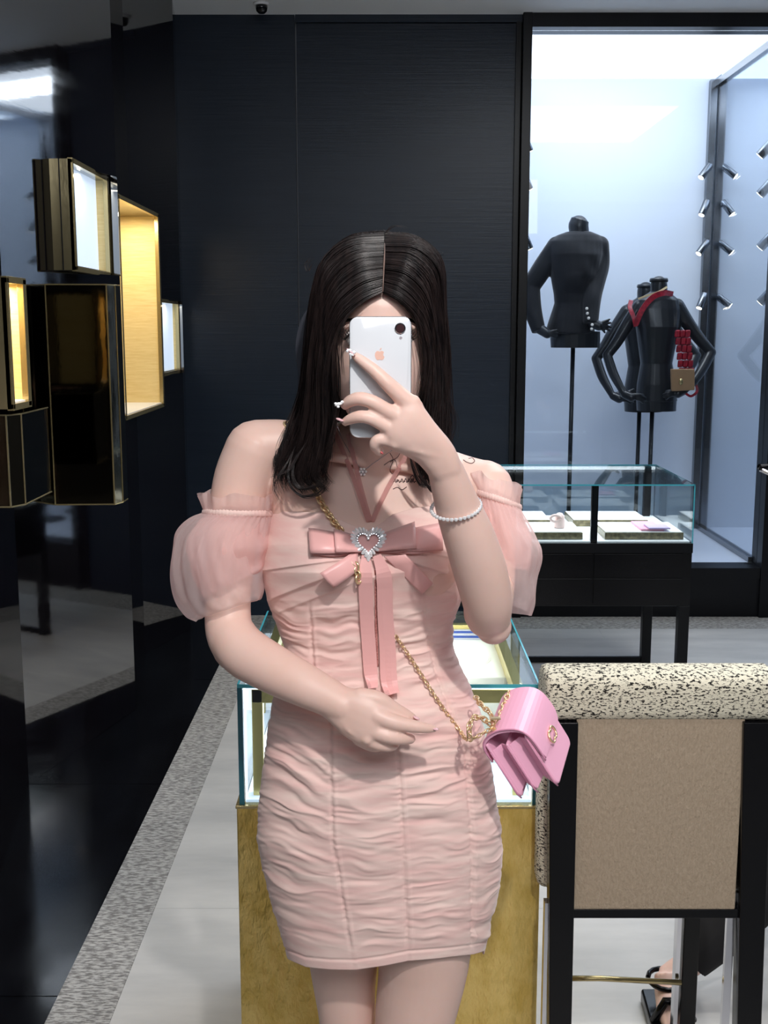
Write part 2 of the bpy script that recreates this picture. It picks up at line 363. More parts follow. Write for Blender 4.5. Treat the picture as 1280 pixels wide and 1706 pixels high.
wpts = [pt_, pu, pw, pz, pa, pb, pc, pd_, pe, pf_]
for a, b in zip(wpts[:-1], wpts[1:]):
    q = slabquad(a, b, .025); o = MB().prism([(v.x, v.y, 0.003) for v in q], (0, 0, ZC-.003)).build('wall_panel', M_lacq, wl)
    if a.y > 2: cut(o, cutters); 

# ---- rear wall
Xc1 = Xat(498, YB, 1.6); Xp0 = Xat(861, YB, 1.6); Xp1 = Xat(872, YB, 1.6)
XV1 = 4.6; YV = YB+1.25; XP = 2.087; ZT = zat(48, YB); ZF = zat(944, YB)
wb = thing('wall_back', None, None, (0, YB, 0)); tag(wb, kind='structure')
MB().box(-1.5, Xc1-.003, YB, YB+.1, 0, ZC).build('wall_panel', M_navy, wb)
MB().box(Xc1+.003, Xp0-.03, YB+.012, YB+.1, 0, zat(38, YB)).build('wall_panel', M_navy, wb)
MB().box(Xc1, Xp0, YB-.004, YB+.1, zat(37, YB), ZC).build('header_panel', M_navy, wb)
MB().box(Xp0-.03, Xp0-.004, YB-.01, YB+.1, 0, zat(37, YB)).build('jamb_strip', M_black, wb)
MB().box(Xp0, Xp1+.012, YB-.05, YB+.12, 0, ZC).build('jamb', M_black, wb, bevel=.003)
MB().box(Xp1+.012, XV1, YB-.04, YB+.12, ZT, ZC).build('header_beam', M_black, wb)
MB().box(Xp1+.012, XP+.05, YB-.03, YB+.12, 0, ZF).build('plinth', M_black, wb, bevel=.002)
MB().box(Xp1+.012, XP+.05, YB-.04, YB-.03, zat(962, YB), ZF).build('plinth_rail', M_black, wb)
MB().box(XP+.05, XV1, YB+.02, YB+.12, 0, ZF).build('plinth', M_wallgrey, wb)
MB().box(XP+.0, XP+.06, YB-.05, YB+.12, 0, ZC).build('post', M_black, wb)
MB().box(XV1, XV1+.1, YB, YV, 0, ZC).build('wall_panel', M_vback, wb)
MB().box(XV1+.1, XR, YB, YB+.1, 0, ZC).build('wall_panel', M_wallgrey, wb)
# shop window interior
vi = thing('window_1', None, None, (1.5, YV, 0)); tag(vi, kind='structure')
MB().box(.5, XV1, YV, YV+.1, 0, ZC).build('back_panel', M_vback, vi)
MB().box(.5, XV1, YB+.12, YV, ZF-.1, ZF).build('window_floor', M_vfloor, vi)
MB().box(Xp1+.03, XP-.02, YB+.1, YV-.02, ZT+.01, ZT+.04).build('light_ceiling', M_ledceil, vi)
MB().box(XP+.02, XV1, YB+.1, YV-.02, ZT+.01, ZT+.04).build('light_ceiling', mat('led_ceiling_dim', (230, 240, 255), .5, emit=(200, 222, 250), estr=1.0), vi)
MB().box(.4, Xp1+.012, YB+.12, YV, 0, ZC).build('side_panel', M_vback, vi)
MB().box(Xp1+.012, XP, YB+.03, YB+.04, ZF, ZT).build('glass_pane', M_glassv, vi)
MB().box(XP+.06, XV1, YB+.03, YB+.04, ZF, ZT).build('glass_pane', M_glassv, vi)
# partition of glass with steel posts
MB().box(XP-.004, XP+.004, YB+.13, YV-.04, ZF+.03, ZT-.03).build('glass_partition', M_glassv, vi)
for dx in (-.03, .03):
    MB().box(XP+dx-.022, XP+dx+.022, YV-.05, YV-.004, ZF, ZT).build('steel_post', M_steel, vi, bevel=.002)
MB().box(XP-.02, XP+.02, YB+.12, YV-.05, ZT-.04, ZT).build('top_rail', M_steel, vi)
MB().box(XP-.02, XP+.02, YB+.12, YV-.05, ZF, ZF+.03).build('bottom_rail', M_steel, vi)
area('window_lamp', (1.4, (YB+YV)/2-.2, ZT-.02), (1.4, (YB+YV)/2+.1, 0), 14, 1.1, .6, (.9, .95, 1))
spot('window_wall_fill', (1.3, YB+.2, ZT-.03), (1.4, YV, .9), 22, 80, 1, .2, (.93, .96, 1))  # added fill aimed low to even out the back wall, no fixture
spot('window_wall_fill_right', (3.0, YB+.2, ZT-.03), (3.0, YV, .9), 22, 90, 1, .2, (.93, .96, 1))  # same added fill, brightens the bay beyond the partition
area('window_lamp_right', (3.2, (YB+YV)/2, ZT-.02), (3.2, (YB+YV)/2, 0), 14, 1.8, 1.0, (.9, .95, 1))
# spotlights
def spotlight(px, py, Y, dx, dz, L, label, bright=False, post=None, dy=-.25):
    c = P(px, py, Y); ax = Vector((dx, dy, dz)).normalized(); r = L*.21
    t = thing('spotlight', label, 'spotlight', c, 'adjustable spotlights in the shop window')
    MB().lathe(c-ax*L/2, [(0, 0), (r*.9, 0), (r, .004), (r, L-.004), (r*.94, L)], 16, ax).build('lamp_body', M_steel if not bright else M_steel, t, smooth=True)
    MB().lathe(c+ax*(L/2-.002), [(0, 0), (r*.8, 0), (r*.8, .004), (0, .004)], 14, ax).build('lens', M_spotlens, t)
    if post is not None: MB().tube([c-ax*L*.25, Vector((post, c.y+.03, c.z+.01))], .006, 8).build('bracket', M_steel, t)
Ys = YV-.12
for i, (py, w1, w2) in enumerate(((285, 'topmost', 'topmost'), (346, 'second from top', 'second from top'), (412, 'third from top', 'third from top'), (501, 'lowest', 'lowest'))):
    spotlight(1176-i*2, py, Ys, -.6+.25*(i % 2), -.8, .105, f'{w1} spotlight left of the steel corner post in the window', True, XP-.04)
    spotlight(1215-i*3, py, Ys, .75-.3*(i == 1), -.6, .105, f'{w2} spotlight right of the steel corner post in the window', False, XP+.04)
for i, (py, w1) in enumerate(((244, 'topmost'), (309, 'second from top'), (398, 'third from top'), (490, 'lowest'))):
    spotlight(1281, py, YB+.3, -.5, -.62, .13, f'{w1} spotlight cut by the right edge of the photo', False, XP+.28, .3)
for i, (py, w1) in enumerate(((236, 'topmost'), (300, 'middle'), (399, 'lowest'))):
    spotlight(876, py, YB+.2, .4, -.85, .11, f'{w1} spotlight behind the black jamb left of the jacket mannequin', False, Xp1, .2)
# ceiling camera
dc = P(436, 14, YB-.22); dc.z = ZC
t = thing('ceiling_camera', 'small dark dome security camera on the grey ceiling above the navy wall', 'camera', (dc.x, dc.y, ZC-.06))
MB().lathe((dc.x, dc.y, ZC-.014), [(0, 0), (.036, 0), (.04, .006), (.04, .014)], 20).build('base', M_ceil, t, smooth=True)
MB().lathe((dc.x, dc.y, ZC-.055), [(0, 0), (.016, .004), (.026, .014), (.03, .03), (.03, .041)], 20).build('dome', M_darklens, t, smooth=True)
# ---------------------------------------------------------------- glass display table on the right
TY0, TY1 = 4.60, 5.28; TX1 = Xat(1156, TY0, .8); TX0 = TX1-1.15
zt, zg0 = zat(807, TY0), zat(905, TY0)
t = thing('display_table', 'black display table with glass case in front of the shop window', 'display table', ((TX0+TX1)/2, (TY0+TY1)/2, 0))
zc0 = zat(1010, TY0)
cab = MB().box(TX0, TX1, TY0, TY1, zc0, zg0).build('cabinet', M_blackgloss, t, bevel=.003)
xs = [TX0+.01, Xat(988, TY0, .6), TX1-.035]
for a, b in zip(xs[:-1], xs[1:]):
    for z0, z1 in ((zc0+.012, (zc0+zg0)/2-.015), ((zc0+zg0)/2-.012, zg0-.045)):
        MB().box(a+.004, b-.004, TY0-.006, TY0, z0, z1).build('drawer', M_blackgloss, t, bevel=.001)
MB().box(TX0, TX1, TY0-.008, TY0+.002, zg0-.04, zg0).build('top_rail', M_black, t)
for x in (TX0, TX1-.045):
    for y in (TY0, TY1-.045): MB().box(x, x+.045, y, y+.045, 0.002, zc0).build('leg', M_black, t, bevel=.002)
MB().box(TX0, TX1-.0, TY1-.03, TY1-.012, .004, .03).build('stretcher', M_black, t)
g_ = .006
ga = MB(); ga.box(TX0, TX1, TY0, TY1, zt-g_, zt); ga.build('glass_top', M_glass, t)
for q in ((TX0, TX1, TY0, TY0+g_), (TX0, TX1, TY1-g_, TY1), (TX1-g_, TX1, TY0+g_, TY1-g_), (TX0, TX0+g_, TY0+g_, TY1-g_)):
    MB().box(*q, zg0, zt-g_).build('glass_pane', M_glass, t)
e = MB(); e.box(TX0, TX1, TY0-.001, TY0, zt-.006, zt); e.box(TX1-.004, TX1+.001, TY0-.001, TY0, zg0, zt); e.box(TX1, TX1+.001, TY0, TY1, zt-.004, zt)
e.box(TX0, TX1, TY1, TY1+.001, zt-.005, zt); e.build('glass_edge', M_gedge, t)
MB().box(Xat(986, TY0, .8), Xat(997, TY0, .8), TY0+.01, TY0+.03, zg0, zt-.006).build('mullion', M_black, t)
MB().box(TX1-.06, TX1-.03, TY1-.04, TY1-.01, zg0, zt-.006).build('mullion', M_black, t)
MB().box(TX0+.01, TX1-.01, TY0+.01, TY1-.01, zg0, zg0+.006).build('lining', M_white, t)
l = MB().box(TX0+.01, TX1-.01, TY1-.03, TY1-.012, zt-.02, zt-.007); l.build('light_strip', M_ledceil, t)
area('case_lamp', ((TX0+TX1)/2, (TY0+TY1)/2, zt-.012), ((TX0+TX1)/2, (TY0+TY1)/2, 0), 9, 1.5, .5, (.95, .97, 1))
zi = zg0+.007
def slab(name, label, x0, x1, y0, y1, h, mt, edge, cat='tray', z0=None):
    z0 = zi if z0 is None else z0
    q = thing(name, label, cat, ((x0+x1)/2, (y0+y1)/2, z0))
    MB().box(x0, x1, y0, y1, z0, z0+h).build('side', edge, q, bevel=.001)
    MB().box(x0+.004, x1-.004, y0+.004, y1-.004, z0+h, z0+h+.003).build('pad', mt, q, bevel=.0008); return q
M_ledge = mat('tray_edge_gold', (150, 140, 110), .3, .7, noise=((60, 60, 60), .1, (110, 104, 84)))
M_padpink = mat('pad_pink', (222, 150, 175), .5); M_padblue = mat('pad_mauve', (180, 160, 205), .5)
xa = lambda px: Xat(px, TY0+.05, .72)
slab('jewellery_tray', 'white tray with speckled gold edge at the front left of the glass case', xa(800), xa(971), TY0+.05, TY0+.30, .028, M_white, M_ledge)
slab('jewellery_tray', 'white tray with brown edge and pink pads at the front right of the glass case', xa(1008), xa(1139), TY0+.05, TY0+.30, .028, M_white, M_ledge)
slab('jewellery_tray', 'white tray at the rear of the glass case beside the thin black mullion', xa(975), xa(1108), TY0+.36, TY0+.60, .028, M_white, M_ledge)
slab('jewellery_tray', 'white tray at the rear left of the glass case behind her sleeve', xa(790), xa(935), TY0+.36, TY0+.60, .028, M_white, M_ledge)
tag(MB().box(xa(1070), xa(1108), TY0+.07, TY0+.27, zi+.032, zi+.040).build('silk_card', M_padpink, bevel=.001), 'pink silk card lying on the front right tray of the glass case', 'card')
tag(MB().box(xa(1082), xa(1118), TY0+.06, TY0+.16, zi+.041, zi+.047).build('silk_card', M_padblue, bevel=.001), 'mauve silk card on top of the pink card in the glass case', 'card')
b = thing('ring_stand', 'small blush pink ring stand on the front left tray in the glass case', 'ring stand', (xa(932), TY0+.15, zi+.032))
M_blush = mat('blush', (232, 205, 198), .5)
MB().lathe((xa(938), TY0+.15, zi+.032), [(.0, 0), (.022, 0), (.024, .01), (.02, .05), (.012, .062), (0, .066)], 18).build('finger', M_blush, b, smooth=True)
MB().tube([(xa(930)+.022*math.cos(q), TY0+.13, zi+.075+.014*math.sin(q)) for q in np.linspace(0, 2*PI, 14)], .006, 8).build('ring_loop', M_blush, b, smooth=True)

# ---------------------------------------------------------------- mannequins in the window
YM = 6.75
def mlimb(mb, pts, n=14, **k): return limb(mb, pts, n, 14, **k)
M1 = thing('mannequin', 'headless black mannequin wearing a black tailored jacket with pearl cuff buttons', 'mannequin', P(955, 900, YM)); 
pz_ = ZF
b = MB()
mlimb(b, [(964, 376, YM, 17), (965, 392, YM, 17), (960, 420, YM, 22)]); 
b.tube([P(967, 366, YM), P(965, 372, YM)], .055, 16)
me = remesh(b, 'neck', .006, 3); link_mesh('neck', me, M_man, M1)
def msec(mb, rows, n=28, Y=YM):
    R = []
    for py, xl, xr, hd in rows:
        c = P((xl+xr)/2, py, Y); hw = (xr-xl)/2*mpp(py, Y)
        R.append([Vector((c.x+hw*math.copysign(abs(math.cos(q))**.8, math.cos(q)), c.y+hd*math.sin(q), c.z)) for q in [2*PI*k/n for k in range(n)]])
    mb.rings(R)
b = MB()
msec(b, [(386, 945, 985, .05), (392, 928, 1000, .07), (402, 914, 1008, .09), (425, 913, 1006, .12), (460, 918, 998, .12), (490, 923, 982, .1), (505, 924, 980, .1), (530, 916, 986, .115), (556, 908, 992, .125)])
mlimb(b, [(926, 408, YM, 14), (905, 445, YM+.02, 17), (884, 478, YM+.03, 16)]); mlimb(b, [(884, 478, YM+.03, 16), (888, 515, YM-.02, 15), (898, 552, YM-.06, 12)], rnd=False)
mlimb(b, [(1000, 408, YM, 15), (998, 440, YM+.01, 18), (990, 472, YM-.03, 18)]); mlimb(b, [(990, 472, YM-.03, 18), (986, 500, YM-.08, 16), (984, 540, YM-.12, 13)], rnd=False)
me = remesh(b, 'jacket', .006, 3)
a = np.empty(len(me.vertices)*3); me.vertices.foreach_get('co', a); a = a.reshape(-1, 3)
a[:, 1] -= .006*(vnoise(a[:, 0]*18, a[:, 2]*14)-.5)*2; me.vertices.foreach_set('co', a.ravel())
link_mesh('jacket', me, M_jacket, M1)
b = MB(); msec(b, [(552, 918, 1000, .1), (565, 917, 1000, .1), (579, 918, 999, .1)]); b.build('hip_block', M_man, M1, smooth=False)
for (x, y) in ((978, 514), (979, 522), (981, 530), (987, 541), (986, 548)):
    MB().ball(P(x, y, YM-.235), .009, n=10).build('button', M_pearl, M1, smooth=True)
def mhand(mb, base, dirs, Y, r=2.6):
    for d in dirs:
        mlimb(mb, [(base[0], base[1], Y, r), (base[0]+d[0]*.5, base[1]+d[1]*.5, Y-.005, r*.9), (base[0]+d[0], base[1]+d[1], Y, r*.6)], 6)
b = MB(); mlimb(b, [(988, 538, YM-.12, 9), (998, 543, YM-.13, 8)]); mhand(b, (998, 540), ((18, -8), (20, -2), (20, 5), (18, 11), (10, 14)), YM-.13, 2.8)
link_mesh('hand', remesh(b, 'hand', .0035, 2), M_man, M1)
b = MB(); mlimb(b, [(900, 548, YM-.06, 9), (912, 556, YM-.1, 8)]); mhand(b, (912, 554), ((16, -4), (18, 1), (17, 5), (14, 9)), YM-.12, 2.8)
link_mesh('hand', remesh(b, 'hand', .0035, 2), M_man, M1)
def pole(px0, px1, py, Y, par):
    a_, c_ = P(px0, py, Y), P(px1, py+300, Y); x = a_.x
    MB().tube([(x, Y, ZF+.01), (x, Y, a_.z)], .013, 12).build('pole', M_man, par, smooth=True)
    MB().lathe((x, Y, ZF), [(0, 0), (.14, 0), (.14, .008), (.02, .012)], 28).build('base', M_man, par, smooth=False)
pole(955, 950, 578, YM, M1)

def mann2(label, dx, dy, Y, mirror, sc=1.0, scarf=True):
    """bare black bust with bent arms; reference pixels of the front one, then moved"""
    T = lambda x, y: (1100+(x-1100)*mirror*sc+dx, 570+(y-570)*sc+dy)
    M = thing('mannequin', label, 'mannequin', P(*T(1092, 690), Y))
    b = MB(); rows = [(486, 1084, 1112, .05), (492, 1074, 1122, .06), (500, 1062, 1132, .075), (515, 1056, 1136, .09), (545, 1060, 1134, .11), (575, 1064, 1126, .1), (605, 1068, 1120, .085), (640, 1062, 1126, .1), (668, 1060, 1128, .105)]
    msec(b, [(T(0, r[0])[1], min(T(r[1], 0)[0], T(r[2], 0)[0]), max(T(r[1], 0)[0], T(r[2], 0)[0]), r[3]*.95) for r in rows], Y=Y)
    L = lambda pts: mlimb(b, [(*T(p[0], p[1]), Y+p[2], p[3]) for p in pts])
    L([(1098, 474, 0, 14), (1098, 490, 0, 15), (1096, 505, .01, 20)])
    L([(1128, 510, 0, 13), (1146, 538, -.01, 11.5), (1166, 565, -.02, 10), (1185, 587, -.03, 8.5)]); L([(1185, 587, -.03, 8.5), (1172, 612, -.08, 8.5), (1155, 637, -.14, 7), (1142, 650, -.16, 5.5)])
    L([(1066, 512, 0, 13), (1046, 540, -.01, 11), (1028, 570, -.02, 9.5), (1012, 592, -.03, 8)]); L([(1012, 592, -.03, 8), (1022, 622, -.08, 8), (1034, 645, -.13, 6.5), (1040, 656, -.15, 5.5)])
    for bx, sgn in (((1136, 654), -1), ((1046, 660), 1)):
        L([(bx[0]+4*-sgn, bx[1]-3, -.15, 7), (bx[0]+6*sgn, bx[1]+2, -.165, 7.5)])
        for k, (ex, ey) in enumerate(((26, -4), (30, 1), (30, 5), (26, 9))):
            L([(bx[0]+6*sgn, bx[1]+k*2-3, -.165, 2.9), (bx[0]+sgn*(6+ex*.5), bx[1]+ey*.6, -.175, 2.7), (bx[0]+sgn*ex, bx[1]+ey+2, -.165, 2)])
        L([(bx[0], bx[1]-6, -.15, 3), (bx[0]+sgn*10, bx[1]-11, -.15, 2.2)])
    link_mesh('body', remesh(b, 'body', .0038, 3), M_man, M)
    b = MB(); msec(b, [(T(0, 667)[1], *sorted((T(1061, 0)[0], T(1127, 0)[0])), .098), (T(0, 684)[1], *sorted((T(1062, 0)[0], T(1126, 0)[0])), .098)], Y=Y); b.build('hip_block', M_man, M)
    MB().lathe(P(*T(1098, 467), Y), [(0, -.01), (.052, -.01), (.054, 0), (.05, .012), (0, .014)], 20).build('neck_cap', M_man, M, smooth=True)
    pole(T(1087, 0)[0], 0, T(0, 684)[1], Y, M)
    return M, T
Ym2 = 6.7
m2, T2 = mann2('bare black mannequin bust with bent arms, red scarf and red bag, nearest the steel post', 0, 0, Ym2, 1)
m3, T3 = mann2('bare black mannequin bust standing behind and left of the red-scarfed one', -22, 6, Ym2+.40, 1, .96)
def strip(name, pts, wpx, Y, mt, par, th=.006, label=None):
    """ribbon of cloth: pixel path at depth, flat, with thickness"""
    A = spline(pts, 26); b = MB(); R = []
    for i, p in enumerate(A):
        q = A[min(i+1, 25)]-A[max(i-1, 0)]; d = np.array([-q[1], q[0]]); d = d/np.linalg.norm(d)*wpx/2
        a_, c_ = P(p[0]+d[0], p[1]+d[1], Y+p[2]), P(p[0]-d[0], p[1]-d[1], Y+p[2]); o_ = Vector((0, th, 0))
        R.append([a_, c_, c_+o_, a_+o_])
    b.rings(R); return b.build(name, mt, par, smooth=False, label=label)
sc_ = thing('scarf', 'red patterned scarf tied round the neck of the mannequin nearest the steel post', 'scarf', P(1090, 530, Ym2-.14))
strip('scarf_band', [(1122, 490, -.04), (1108, 488, -.10), (1090, 494, -.13), (1076, 508, -.14), (1066, 525, -.15), (1060, 540, -.15)], 9, Ym2, M_red, sc_)
strip('scarf_band', [(1052, 500, -.08), (1050, 512, -.12), (1056, 528, -.15), (1060, 544, -.15)], 7, Ym2, M_red, sc_)
strip('scarf_band', [(1112, 478, -.08), (1098, 486, -.11), (1080, 492, -.11), (1064, 498, -.1)], 3, Ym2, mat('cord_cream', (215, 195, 150), .6), sc_, label='cream cord edging')
rb = thing('handbag', 'red quilted handbag hanging at the side of the bare black mannequin', 'bag', P(1140, 650, Ym2-.18))
b = MB()
for i in range(6):
    for j in range(3):
        c = P(1129+j*8.5+i*1.2, 556+i*12.5, Ym2-.12); b.obox(c, Vector((1, 0, .06)), Vector((0, 1, 0)), Vector((.06, 0, 1)), .029, .022, .042)
q_ = b.build('quilting', M_red, rb, bevel=.007); q_['kind'] = 'stuff'
b = MB().prism([P(1119, 615, Ym2-.2), P(1158, 615, Ym2-.2), P(1158, 650, Ym2-.2), P(1120, 652, Ym2-.2)], (0, .03, 0)); b.build('flap', M_tan, rb, bevel=.004)
MB().ball(P(1135, 636, Ym2-.205), .012, .006, .02, n=10).build('clasp', M_brass, rb, smooth=True)
strip('strap', [(1142, 655, -.17), (1152, 660, -.16), (1162, 652, -.14), (1160, 640, -.12)], 4, Ym2, M_red, rb)

# ---------------------------------------------------------------- near glass case on gold plinth
Q0, Q1 = 2.03, 2.58
qz1, qz0 = zat(1140, Q0), zat(1340, Q0)
qx0, qx1 = Xat(398, Q0, (qz0+qz1)/2), Xat(897, Q0, (qz0+qz1)/2)
t = thing('display_case', 'glass display case on a gold plinth standing behind the woman in pink', 'display case', ((qx0+qx1)/2, (Q0+Q1)/2, 0))
MB().box(qx0-.006, qx1+.008, Q0-.006, Q1+.006, .002, qz0-.004).build('plinth', M_gold, t, bevel=.002)
MB().box(qx0-.008, qx1+.010, Q0-.008, Q1+.008, qz0-.006, qz0).build('plinth_lip', M_brass, t, bevel=.001)
g_ = .009
MB().box(qx0, qx1, Q0, Q1, qz1-g_, qz1).build('glass_top', M_glass, t)
for q in ((qx0, qx1, Q0, Q0+g_), (qx0, qx1, Q1-g_, Q1), (qx0, qx0+g_, Q0+g_, Q1-g_), (qx1-g_, qx1, Q0+g_, Q1-g_)): MB().box(*q, qz0, qz1-g_).build('glass_pane', M_glass, t)
e = MB(); e.box(qx0, qx1, Q0-.001, Q0, qz1-g_*.8, qz1); e.box(qx0-.001, qx0, Q0, Q1, qz1-g_, qz1); e.box(qx1, qx1+.001, Q0, Q1, qz1-g_, qz1); e.box(qx0, qx0+.003, Q0, Q1, qz1, qz1+.0008); e.box(qx1-.003, qx1, Q0, Q1, qz1, qz1+.0008)
e.build('glass_edge', M_gedge, t)
for a_, b_ in ((qx0-.001, qx0+.009), (qx1-.009, qx1+.001)): MB().box(a_, b_, Q0-.0015, Q0, qz0, qz1-.007).build('corner_edge', M_gedge_dk, t)
# pale gold frame, bright lining
fx0, fx1 = qx0+.022, qx1-.022; fw = .021
f = MB(); fz = qz1-.02
for y in (Q0+.03, Q1-.05):
    f.box(fx0, fx0+fw, y, y+fw, qz0, fz); f.box(fx1-fw, fx1, y, y+fw, qz0, fz); f.box(fx0, fx1, y, y+fw, fz-fw*1.3, fz)
for x in (fx0, fx1-fw): f.box(x, x+fw, Q0+.03, Q1-.03, fz-fw*1.3, fz)
f.build('inner_frame', M_goldframe, t, bevel=.0015)
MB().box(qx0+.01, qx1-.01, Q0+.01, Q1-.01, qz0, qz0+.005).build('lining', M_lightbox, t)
MB().box(qx0+.01, qx1-.01, Q1-.028, Q1-.012, qz0+.005, fz-.03).build('back_light_panel', mat('case_light', (240, 245, 255), .5, emit=(235, 242, 255), estr=1.3), t)
e = MB(); e.box(qx0+.0095, qx0+.013, Q0+.012, Q0+.018, qz0, qz1-.012); e.box(qx1-.013, qx1-.0095, Q0+.012, Q0+.018, qz0, qz1-.012); e.box(qx0+.0095, qx1-.0095, Q0+.012, Q0+.017, qz1-.014, qz1-.0095)
e.build('light_strip', M_ledceil, t)
area('case_lamp', ((qx0+qx1)/2, (Q0+Q1)/2, qz1-.014), ((qx0+qx1)/2, (Q0+Q1)/2, 0), 2.2, .4, .35, (.97, .98, 1))
# embossed cream box in the case + striped blue card + pens
zb_ = qz0+.006; bx0, bx1 = Xat(690, 2.36, .85), Xat(834, 2.36, .85)
q = thing('gift_box', 'cream box embossed with a round flower mark inside the case behind the woman', 'box', ((bx0+bx1)/2, 2.38, zb_))
zt_ = zat(1128, 2.22)
MB().box(bx0, bx1, 2.22, 2.50, zb_, zt_).build('box_body', M_ccream, q, bevel=.003)
cx_, cy_ = Xat(787, 2.34, zt_), 2.355; rr = MB()
for rad in (.040, .036): rr.tube([(cx_+rad*math.cos(a), cy_+rad*math.sin(a)*1.5, zt_+.0005) for a in np.linspace(0, 2*PI, 40)], .0011, 6)
for kk in range(6):
    a0 = kk*PI/3; rr.tube([(cx_+.014*math.cos(a0)+.009*math.cos(a), cy_+1.5*(.014*math.sin(a0)+.009*math.sin(a)), zt_+.0005) for a in np.linspace(0, 2*PI, 14)], .001, 6)
rr.build('embossed_mark', M_ccream, q, smooth=True)
cd = thing('striped_card', 'white card with blue stripes behind the cream box in the glass case', 'card', (Xat(775, 2.54, .85), 2.535, zt_-.03))
c0, c1 = Xat(735, 2.53, .88), Xat(822, 2.53, .88)
MB().box(c0, c1, 2.525, 2.53, zt_-.04, qz1-.03).build('card', M_white, cd)
M_blue = mat('stripe_blue', (60, 95, 190), .5)
for kk in range(4): MB().box(c0+.004, c1-.004, 2.5235, 2.525, qz1-.038-kk*.011, qz1-.033-kk*.011).build('stripe', M_blue, cd)
pn = thing('pen_stand', 'grey rods leaning inside the right side of the glass case', 'stand', (Xat(850, 2.2, .75), 2.2, zb_))
for kk in range(2): MB().tube([P(843+kk*7, 1178, 2.25), P(850+kk*6, 1225, 2.15)], .0022, 8).build('rod', M_steel, pn, smooth=True)

# ---------------------------------------------------------------- tall chair at right
CY = 1.92
ch = thing('chair', 'tall black framed chair with beige woven back and cream tweed top roll', 'chair', (Xat(1100, CY, .8), CY+.2, 0))
X = lambda px, py, Y=CY: P(px, py, Y).x
ztop, zroll, zpan = zat(1116, CY+.03), zat(1205, CY), zat(1518, CY)
xl, xr = X(914, 1210), X(1278, 1210)
def rbox(mb, x0, x1, y0, y1, z0, z1, r, n=6):
    prof = []
    for cx, cz, a0 in ((x1-r, z1-r, 0), (x0+r, z1-r, PI/2), (x0+r, z0+r, PI), (x1-r, z0+r, 1.5*PI)):
        for k in range(n+1): a_ = a0+PI/2*k/n; prof.append((cx+r*math.cos(a_), cz+r*math.sin(a_)))
    rings = []
    for y, s_ in ((y0, .0), (y0+r*.3, .6), (y0+r*.9, 1), (y1-r*.9, 1), (y1-r*.3, .6), (y1, 0)):
        cxm, czm = (x0+x1)/2, (z0+z1)/2; i = r*.7*(1-s_)
        rings.append([(cxm+(p-cxm)*(1-i/((x1-x0)/2)), y, czm+(z-czm)*(1-i/((z1-z0)/2))) for p, z in prof])
    mb.rings(rings); return mb
def slabx(mb, x0, x1, prof):   # prof in (y,z) swept along x
    mb.rings([[(x, y, z) for y, z in prof] for x in (x0, x1)]); return mb
# top roll: rounded, thicker than the back
b = MB(); prof = []; ry, rz = .058, (ztop-zroll)/2
cyy, czz = CY+.045, (ztop+zroll)/2
for k in range(36):
    a_ = 2*PI*k/36; prof.append((cyy+ry*math.copysign(abs(math.cos(a_))**.6, math.cos(a_)), czz+rz*math.copysign(abs(math.sin(a_))**.6, math.sin(a_))))
RR = []
for x, s_ in ((xl-.006, .80), (xl-.003, .93), (xl+.006, 1), (xr-.006+.02, 1), (xr+.018, .93), (xr+.022, .8)): RR.append([(x, cyy+(y-cyy)*s_, czz+(z-czz)*s_) for y, z in prof])
b.rings(RR); b.build('top_roll', M_tweed, ch, smooth=True)
# front cushion (other side of back)
b = MB(); rbox(b, xl-.008, xr+.02, CY+.035, CY+.10, zpan+.02, ztop-.02, .02); b.build('back_cushion', M_tweed, ch, smooth=True)
MB().box(X(958, 1300), X(1236, 1300), CY-.002, CY+.034, zpan+.004, zroll+.01).build('back_panel', M_weave, ch, bevel=.002)
MB().box(X(955, 1518), X(1234, 1518), CY-.004, CY+.03, zpan-.012, zpan+.005).build('lower_rail', M_blackgloss, ch, bevel=.001)
def leg(px0, px1, y, ztop_, zb=0.0, px0b=None, px1b=None, d=.035):
    a0, a1 = px0, px1; b_ = MB()
    b_.rings([[(a0, y, ztop_), (a1, y, ztop_), (a1, y+d, ztop_), (a0, y+d, ztop_)], [(px0b, y, zb), (px1b, y, zb), (px1b, y+d, zb), (px0b, y+d, zb)]]); return b_
xa0, xa1 = X(914, 1210), X(962, 1210); xb0, xb1 = X(914, 1700), X(951, 1700)
zb0 = zat(1700, CY)
def ext(a_, b_): return b_+(b_-a_)*(zb0-.003)/(zroll-zb0)
leg(xa0, xa1, CY-.012, zroll+.005, .004, ext(xa0, xb0), ext(xa1, xb1)).build('leg', M_blackgloss, ch, bevel=.002)
xa0, xa1 = X(1236, 1210), X(1284, 1210); xb0, xb1 = X(1226, 1700), X(1266, 1700)
leg(xa0, xa1, CY-.012, zroll+.005, .004, ext(xa0, xb0), ext(xa1, xb1)).build('leg', M_blackgloss, ch, bevel=.002)
# seat
sz = zpan+.05
b = MB(); rbox(b, xl+.0, xr-.0, CY+.03, CY+.40, sz-.03, sz+.05, .02); b.build('seat', M_tweed, ch, smooth=True)
FY = CY+.34
for px in (1151, 915):
    x0 = X(px, 1620, FY)-.018 if px > 1000 else X(px, 1620, FY)
    MB().box(x0, x0+.034, FY, FY+.03, .004, sz-.02).build('leg', M_blackgloss, ch, bevel=.002)
fz_ = zat(1632, FY)
MB().tube([P(918, 1630, FY-.01), P(1000, 1630, FY-.012), P(1135, 1637, FY-.01)], .006, 10).build('footrest', M_brass, ch, smooth=True)
